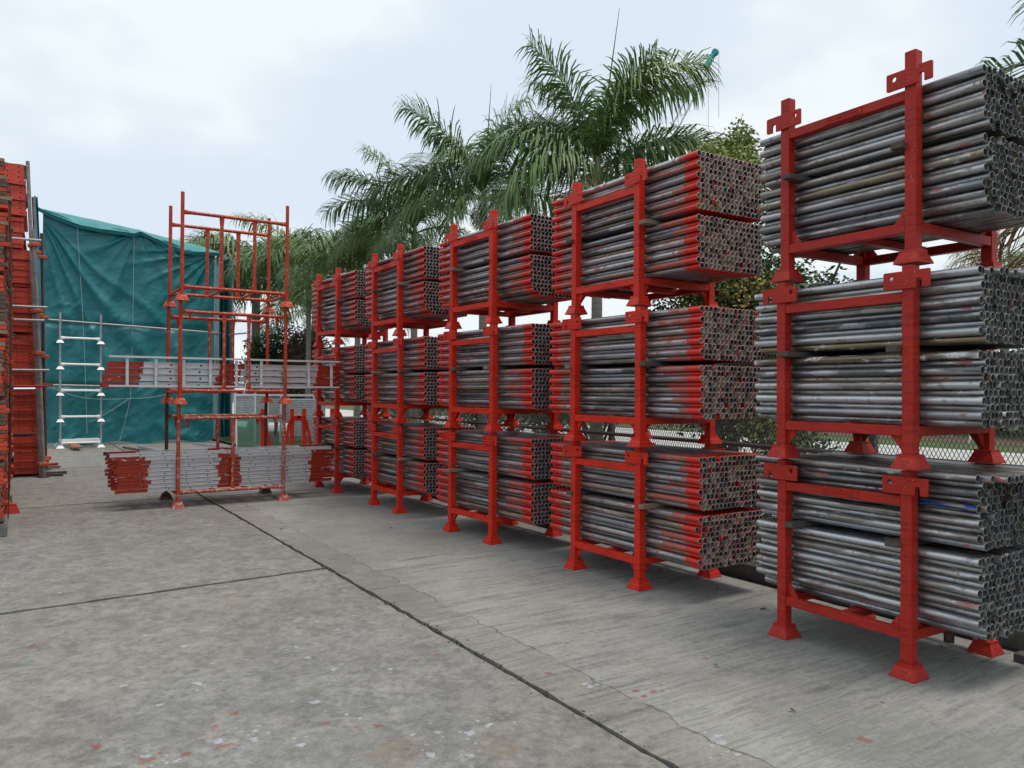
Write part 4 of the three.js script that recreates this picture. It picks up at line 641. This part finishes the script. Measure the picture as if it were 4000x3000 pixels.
tree('broadleaf_tree', 'tree with yellow-green top shoots behind the gap between the two nearest stacks', 'tree', -6.75, -7.7, limbSet(4.6, 9, 1), [
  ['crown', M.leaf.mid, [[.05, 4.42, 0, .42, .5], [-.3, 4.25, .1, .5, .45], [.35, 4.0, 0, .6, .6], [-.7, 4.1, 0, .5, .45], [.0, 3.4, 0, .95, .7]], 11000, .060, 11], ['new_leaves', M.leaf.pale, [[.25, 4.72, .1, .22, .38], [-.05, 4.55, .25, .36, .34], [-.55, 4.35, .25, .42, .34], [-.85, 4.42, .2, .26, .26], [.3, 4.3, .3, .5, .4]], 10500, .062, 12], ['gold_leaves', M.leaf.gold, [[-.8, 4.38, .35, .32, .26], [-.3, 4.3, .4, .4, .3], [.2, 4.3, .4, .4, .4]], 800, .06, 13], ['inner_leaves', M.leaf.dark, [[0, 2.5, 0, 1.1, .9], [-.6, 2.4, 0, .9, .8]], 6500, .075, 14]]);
tree('broadleaf_tree', 'dark tree with golden new leaves beneath the top rack of the nearest stack', 'tree', -5.95, -7.7, limbSet(3.4, 8, 2), [
  ['crown', M.leaf.dark, [[-.35, 2.75, 0, .8, .62], [.35, 2.62, 0, .7, .5], [-.8, 2.2, .1, .8, .75], [0, 2.0, 0, .9, .6]], 12500, .068, 21], ['new_leaves', M.leaf.mid, [[-.35, 2.95, .35, .72, .45], [.45, 2.75, .3, .6, .36]], 4200, .062, 22], ['gold_leaves', M.leaf.gold, [[-.65, 2.95, .5, .45, .34], [.1, 2.85, .5, .45, .28], [-1.0, 3.0, .4, .35, .25]], 1700, .062, 23]]);
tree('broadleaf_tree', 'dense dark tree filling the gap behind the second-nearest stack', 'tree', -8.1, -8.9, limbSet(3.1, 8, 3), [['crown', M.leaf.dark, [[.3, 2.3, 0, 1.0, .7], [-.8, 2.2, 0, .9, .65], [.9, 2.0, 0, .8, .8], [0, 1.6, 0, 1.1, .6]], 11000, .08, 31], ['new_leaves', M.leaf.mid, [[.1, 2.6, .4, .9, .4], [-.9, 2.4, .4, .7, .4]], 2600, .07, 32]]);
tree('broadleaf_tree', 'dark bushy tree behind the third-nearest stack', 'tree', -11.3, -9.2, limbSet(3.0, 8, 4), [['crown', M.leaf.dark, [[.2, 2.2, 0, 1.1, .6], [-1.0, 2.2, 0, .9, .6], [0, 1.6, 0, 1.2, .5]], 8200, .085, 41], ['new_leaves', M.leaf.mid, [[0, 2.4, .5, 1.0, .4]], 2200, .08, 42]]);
tree('shrub', 'low shrub with pale leaves by the mesh fence below the middle tier', 'shrub', -5.9, -7.2, limbSet(1.0, 5, 5), [['crown', M.leaf.mid, [[0, 1.25, 0, .35, .32], [.5, 1.15, 0, .4, .28]], 1300, .07, 51], ['new_leaves', M.leaf.pale, [[.3, 1.25, .1, .5, .28]], 500, .065, 52]]);
tree('broadleaf_tree', 'green leafy tree seen through the middle tier of the tubular rack', 'tree', -28.6, -8.1, limbSet(3.9, 9, 6), [['crown', M.leaf.dark, [[.1, 3.3, -.2, 1.0, .9], [-.5, 2.5, .4, .9, .8], [.3, 2.1, -.9, 1.0, .8]], 6200, .12, 61], ['new_leaves', M.leaf.mid, [[-.3, 3.2, .3, .8, .7], [0, 2.2, .2, .9, .8]], 3000, .12, 62]]);
tree('bare_bush', 'brown dried bush beside the middle rack of the farthest stack', 'bush', -27.4, -8.9, limbSet(3.6, 14, 7), [['dry_twigs', M.leaf.brown, [[0, 3.1, 0, .9, .9], [.1, 2.3, .1, 1.0, .9]], 6200, .11, 71], ['grey_twigs', M.leaf.grey, [[0, 2.8, 0, .95, 1.0]], 3000, .12, 72]]);
tree('broadleaf_tree', 'bushy tree rising left of the palm trunk behind the corrugated hoarding', 'tree', -31.0, -9.9, limbSet(3.0, 8, 8), [['crown', M.leaf.dark, [[0, 2.3, 0, 1.3, .9], [.8, 1.8, .8, 1.1, .8]], 4200, .15, 81], ['new_leaves', M.leaf.mid, [[0, 2.5, .3, 1.2, .8]], 1800, .15, 82]]);
for (const [i, [x, z, w]] of [[-17.5, -10.5, 1.3], [-22.4, -10.6, 1.5], [-14.3, -10.2, 1.2]].entries()) tree('shrub', `dark shrub on the verge ${['between the third and fourth stacks', 'behind the farthest stack', 'behind the third-nearest stack'][i]}`, 'shrub', x, z, limbSet(1.8, 6, 10 + i), [['crown', M.leaf.dark, [[0, 1.5, 0, w, .9], [.5, 1.1, .3, w * .8, .7]], 3600, .10, 91 + i], ['new_leaves', M.leaf.mid, [[0, 1.8, .4, w * .9, .7]], 1500, .10, 95 + i]]);
{ // woodland beyond the road
  const bl = []; reseed(777); for (let i = 0; i < 70; i++) { const x = -75 + i * 1.35 + rr(-.5, .5); bl.push([x, rr(1.2, 2.4), -33 - rr(0, 5), rr(1.8, 2.8), rr(1.4, 2.6)]); }
  const o = thing('far_woodland', 'dark belt of trees along the far side of the road', 'woodland'); o.userData.kind = 'stuff'; mesh(leaves(bl, 70000, .34, 701), M.leaf.dark, 'foliage', o); mesh(leaves(bl.map((b) => [b[0], b[1] + .4, b[2] + .5, b[3], b[4] * .8]), 22000, .3, 702), M.leaf.mid, 'mid_green_foliage', o);  // second layer in mid green, set slightly higher and nearer the yard
  struct(flat(140, 3.2, -.010, -30, -29.6, 3), std({ color: new THREE.Color().setRGB(.11, .065, .045), roughness: 1 }), 'soil_bed');
  for (const [i, x] of [-12.6, -9.6, -15.9, -19.2].entries()) { const t = thing('tree_trunk', `${['second', 'rightmost', 'third', 'leftmost'][i]} pale tree trunk standing across the road beyond the fence`, 'tree trunk', [x, 0, -30.5]); mesh(clean(new THREE.CylinderGeometry(.16, .24, 2.6, 10).translate(0, 1.3, 0)), M.trunk, 'trunk', t); }
  const sp = thing('sign_post', 'thin white post standing on the far verge across the road', 'post', [-13.6, 0, -27.6]); mesh(clean(new THREE.CylinderGeometry(.04, .04, 1.9, 8).translate(0, .95, 0)), M.white, 'post', sp); mesh(clean(new THREE.SphereGeometry(.05, 8, 6).translate(0, 1.92, 0)), M.white, 'cap', sp);
}

// ------------------------------------------------------------------ crane far behind
{
  const o = thing('crane_boom', 'distant lattice crane boom with a teal head rising behind the tallest palm', 'crane'); const A = new THREE.Vector3(-45.9, 12.5, -38.7), B = new THREE.Vector3(-41.84, 27.6, -45.29), ax = B.clone().sub(A), L = ax.length(); ax.normalize();
  const s = new THREE.Vector3().crossVectors(ax, new THREE.Vector3(0, 1, 0)).normalize(), n = new THREE.Vector3().crossVectors(s, ax), pale = std({ color: new THREE.Color().setRGB(.52, .54, .54), roughness: .6 }), teal = std({ color: new THREE.Color().setRGB(.01, .30, .30), roughness: .5 }), at = (t, a, b) => A.clone().addScaledVector(ax, t).addScaledVector(s, a).addScaledVector(n, b).toArray();
  const q = .30, parts = []; for (const [a, b] of [[q, q], [q, -q], [-q, q], [-q, -q]]) mesh(tubeBetween(at(0, a, b), at(L - .6, a * .7, b * .7), .035, 5), pale, 'chord', o);
  for (let k = 0, t = 0; t < L - 1.2; k++, t += .62) { const f = k % 2 ? 1 : -1; parts.push(tubeBetween(at(t, q * f, q), at(t + .62, -q * f, q), .022, 4), tubeBetween(at(t, q * f, -q), at(t + .62, -q * f, -q), .022, 4), tubeBetween(at(t, q, q * f), at(t + .62, q, -q * f), .022, 4)); }
  mesh(mergeGeometries(parts), pale, 'lacing', o);
  const hd = rbox(1.15, .42, .4, 0, 0, 0, .08); const m = mesh(hd, teal, 'boom_head', o); m.position.copy(B); m.quaternion.setFromUnitVectors(new THREE.Vector3(1, 0, 0), ax);
  const sh = mesh(clean(new THREE.CylinderGeometry(.28, .28, .24, 14).rotateX(Math.PI / 2)), teal, 'sheave', o); sh.position.copy(B).addScaledVector(ax, .75); sh.position.x += .15;
  for (const [d, l] of [[.9, 5.2], [-.9, 4.5]]) { const p = B.clone().addScaledVector(ax, d).addScaledVector(new THREE.Vector3(.54, 0, -.84), .35); mesh(tubeBetween(p.toArray(), [p.x, p.y - l, p.z], .018, 4), M.darkSteel, 'cable', o); }
}

// ------------------------------------------------------------------ far corner: hoarding, cradles, loose things
{
  const cg = (w, h) => { const n = Math.round(h / .055), g = new THREE.PlaneGeometry(w, h, 1, n * 4), p = g.attributes.position; for (let i = 0; i < p.count; i++) p.setZ(i, .016 * Math.sin((p.getY(i) + h / 2) / .055 * 6.283)); g.computeVertexNormals(); return uvBox(g.rotateY(Math.PI / 2)); };
  const mt = std({ map: M.galv.map, color: new THREE.Color().setRGB(1.5, 1.55, 1.55), roughness: .7, metalness: 0, side: THREE.DoubleSide });
  const o = thing('corrugated_hoarding', 'pale corrugated metal hoarding on white posts between the shelter and the racks', 'hoarding', [-25, 0, 0]);
  const zs = [-5.80, -6.42, -6.82, -7.24, -8.33]; for (let i = 0; i < 4; i++) { const p = mesh(cg(zs[i] - zs[i + 1] - .05, .80), mt, 'corrugated_panel', o); p.position.set(0, 1.10 - i * .03, (zs[i] + zs[i + 1]) / 2); }
  const p5 = mesh(cg(1.2, 1.2), mt, 'corrugated_panel', o); p5.position.set(.4, .80, -8.0);
  for (const z of zs) mesh(rbox(.05, 1.6, .06, .03, .8, z, .006), M.white, 'post', o); mesh(rbox(.04, .07, 2.55, .02, 1.52, -7.06, .006), M.white, 'top_rail', o);
  const f = thing('welded_fence', 'low galvanised welded-mesh fence panel in front of the grass by the hoarding', 'fence', [-24.3, 0, 0]); const w = []; for (let z = -5.7; z > -8.4; z -= .05) w.push(box(.006, .72, .006, 0, .42, z)); for (const y of [.1, .28, .46, .76]) w.push(box(.008, .008, 2.7, .004, y, -7.05)); mesh(mergeGeometries(w), M.galv, 'wire_panel', f); for (const z of [-5.7, -7.05, -8.4]) mesh(rbox(.04, .85, .04, 0, .42, z, .004), M.galv, 'post', f);
  const gl = thing('plastic_sheet', 'green-tinted clear plastic sheet leaning against the low mesh fence', 'plastic sheet', [-22.6, .02, -5.75], 0); mesh(rbox(.012, .86, .86, 0, .43, 0, .003), phys({ color: new THREE.Color().setRGB(.50, .72, .62), transmission: .9, thickness: 0, roughness: .35 }), 'sheet', gl); mesh(rbox(.02, .88, .03, 0, .44, .44, .003), M.white, 'edge_trim', gl); gl.rotation.z = .08;
  struct(flat(9, 12, .004, -27, -11.7, 3), M.grass, 'lawn');
}
for (const [i, [z0, z1]] of [[-4.03, -4.60], [-4.84, -5.42]].entries()) {
  const o = thing('cradle_rack', i ? 'right bright red empty cradle rack with sloping brace, partly behind the farthest stack' : 'left bright red empty cradle rack with V-shaped braces behind the tubular rack', 'cradle rack', [-15.1, 0, (z0 + z1) / 2], 0, 'empty red cradle racks'), h = (z0 - z1) / 2;
  for (const dx of [0]) {
    for (const sz of [-1, 1]) { mesh(rbox(.07, 1.24, .07, dx, .70, sz * h, .005), M.red, 'post', o); mesh(frustum(.054, .079, .085, dx, 0, sz * h), M.red, 'foot', o); const b = mesh(rbox(.06, .78, .05, 0, 0, 0, .004), M.red, 'brace', o); b.position.set(dx, .72, sz * (h - .115)); b.rotation.x = sz * .20; const l = mesh(plateShape(sz > 0), M.red, 'lug_plate', o); l.rotation.y = Math.PI / 2; l.position.set(dx + .037, 1.08, sz * (h + .04)); l.scale.x = .6; }
    mesh(rbox(.06, .06, h * 2 - .07, dx, .34, 0, .004), M.red, 'bottom_rail', o);
  }
  for (const sz of [-1, 1]) mesh(rbox(.05, .06, .05, -.06, .30, sz * h, .004), M.red, 'stub_rail', o);
}
solo(rbox(1.5, .05, .22, -24.6, .10, -1.42, .006).rotateZ(0), std({ map: M.wood.map, color: new THREE.Color().setRGB(1.5, .8, .55), roughness: .9 }), 'timber_plank', 'brown timber plank lying in front of the galvanised tower', 'timber plank').rotation.z = -.0;
for (const [i, [x, z, l, w, m]] of [[-17.6, -.60, .55, .10, M.darkWood], [-17.2, -.62, .35, .09, M.darkWood], [-18.9, -.62, .4, .08, M.wood], [-19.6, -.66, .3, .08, M.shadedRed]].entries()) { const o = solo(rbox(w, .05, l, 0, .026, 0, .006), m, 'timber_scrap', `${['long dark', 'short dark', 'pale', 'red-painted'][i]} timber scrap on the ground beside the tall red board stack`, 'timber scrap'); o.position.set(x, i * .001, z); o.rotation.y = rr(-.4, .4); }
for (const [i, p] of [[[-24.4, .05, -3.0], [-21.2, .05, -3.4]], [[-23.9, .06, -2.55], [-22.0, .05, -3.0]], [[-24.5, .07, -4.5], [-21.0, .04, -5.6]]].entries()) solo(tubeBetween(p[0], p[1], .03, 8), i === 1 ? M.darkSteel : M.galv, 'loose_tube', `${['long grey', 'short dark', 'long grey rightmost'][i]} loose tube lying on the ground before the tarpaulin front`, 'scaffold tube');
solo(uvBox(new THREE.LatheGeometry([[.028, 0], [.032, 0], [.032, .09], [.028, .09], [.028, 0]].map((q) => new THREE.Vector2(...q)), 16).translate(-2.72, .03, -5.25)), M.darkSteel, 'tube_offcut', 'short dark tube offcut standing under the nearest ground rack', 'tube offcut');
solo(rbox(1.2, .05, .10, -1.75, .03, -5.35, .006), M.darkWood, 'timber_batten', 'dark timber batten on the ground behind the nearest stack', 'timber batten');
{ // leaves, weeds
  reseed(909); const lg = (L) => { const s = new THREE.Shape(); s.moveTo(0, 0); s.quadraticCurveTo(L * .4, L * .22, L, 0); s.quadraticCurveTo(L * .4, -L * .22, 0, 0); const g = new THREE.ShapeGeometry(s, 6), p = g.attributes.position; for (let i = 0; i < p.count; i++) p.setZ(i, .012 * Math.sin(p.getX(i) / L * 5) + Math.abs(p.getY(i)) * .4); g.computeVertexNormals(); return g.rotateX(-Math.PI / 2); };
  const dm = leafMat(.20, .16, .11, .9), wm = leafMat(.45, .42, .37, .9);
  for (const [i, [x, z, L, w]] of [[-5.35, -5.22, .13, 1], [-4.62, -5.1, .09, 0], [-3.3, -3.62, .06, 0], [-5.05, -2.35, .05, 0], [-8.7, -3.9, .06, 0], [-3.9, -4.9, .10, 0], [-2.55, -5.25, .16, 1], [-9.3, -2.75, .07, 0], [-7.5, -4.85, .10, 1], [-2.62, -3.45, .05, 0]].entries()) { const o = solo(lg(L), w ? wm : dm, 'fallen_leaf', `${w ? 'pale curled' : 'brown'} fallen leaf on the concrete ${['behind the second stack foot', 'under the second stack', 'before the nearest stack', 'by the long joint', 'before the third stack', 'left of the nearest stack', 'behind the nearest stack', 'beyond the joint crossing', 'under the third stack', 'in front of the right nearest foot'][i]}`, 'leaf'); o.position.set(x, .006, z); o.rotation.y = rr(0, 6); }
  for (const [i, [x, z]] of [[-7.05, -2.488], [-4.98, -2.492], [-4.5, -2.49], [-5.6, -2.492]].entries()) { const o = thing('weed', `small green weed growing in the concrete joint ${['where the two joints cross', 'midway along the long joint', 'nearest the camera in the long joint', 'between the crossing and the middle weed'][i]}`, 'weed', [x, -.02, z]); mesh(leaves([[0, .022, 0, .022, .016]], i === 3 ? 8 : 26, .022, 920 + i), M.leaf.mid, 'leaves', o); mesh(uvBox(new THREE.CylinderGeometry(.002, .003, .04, 5).translate(0, .02, 0)), M.leaf.dark, 'stem', o); }
}
renderer.render(scene, camera);
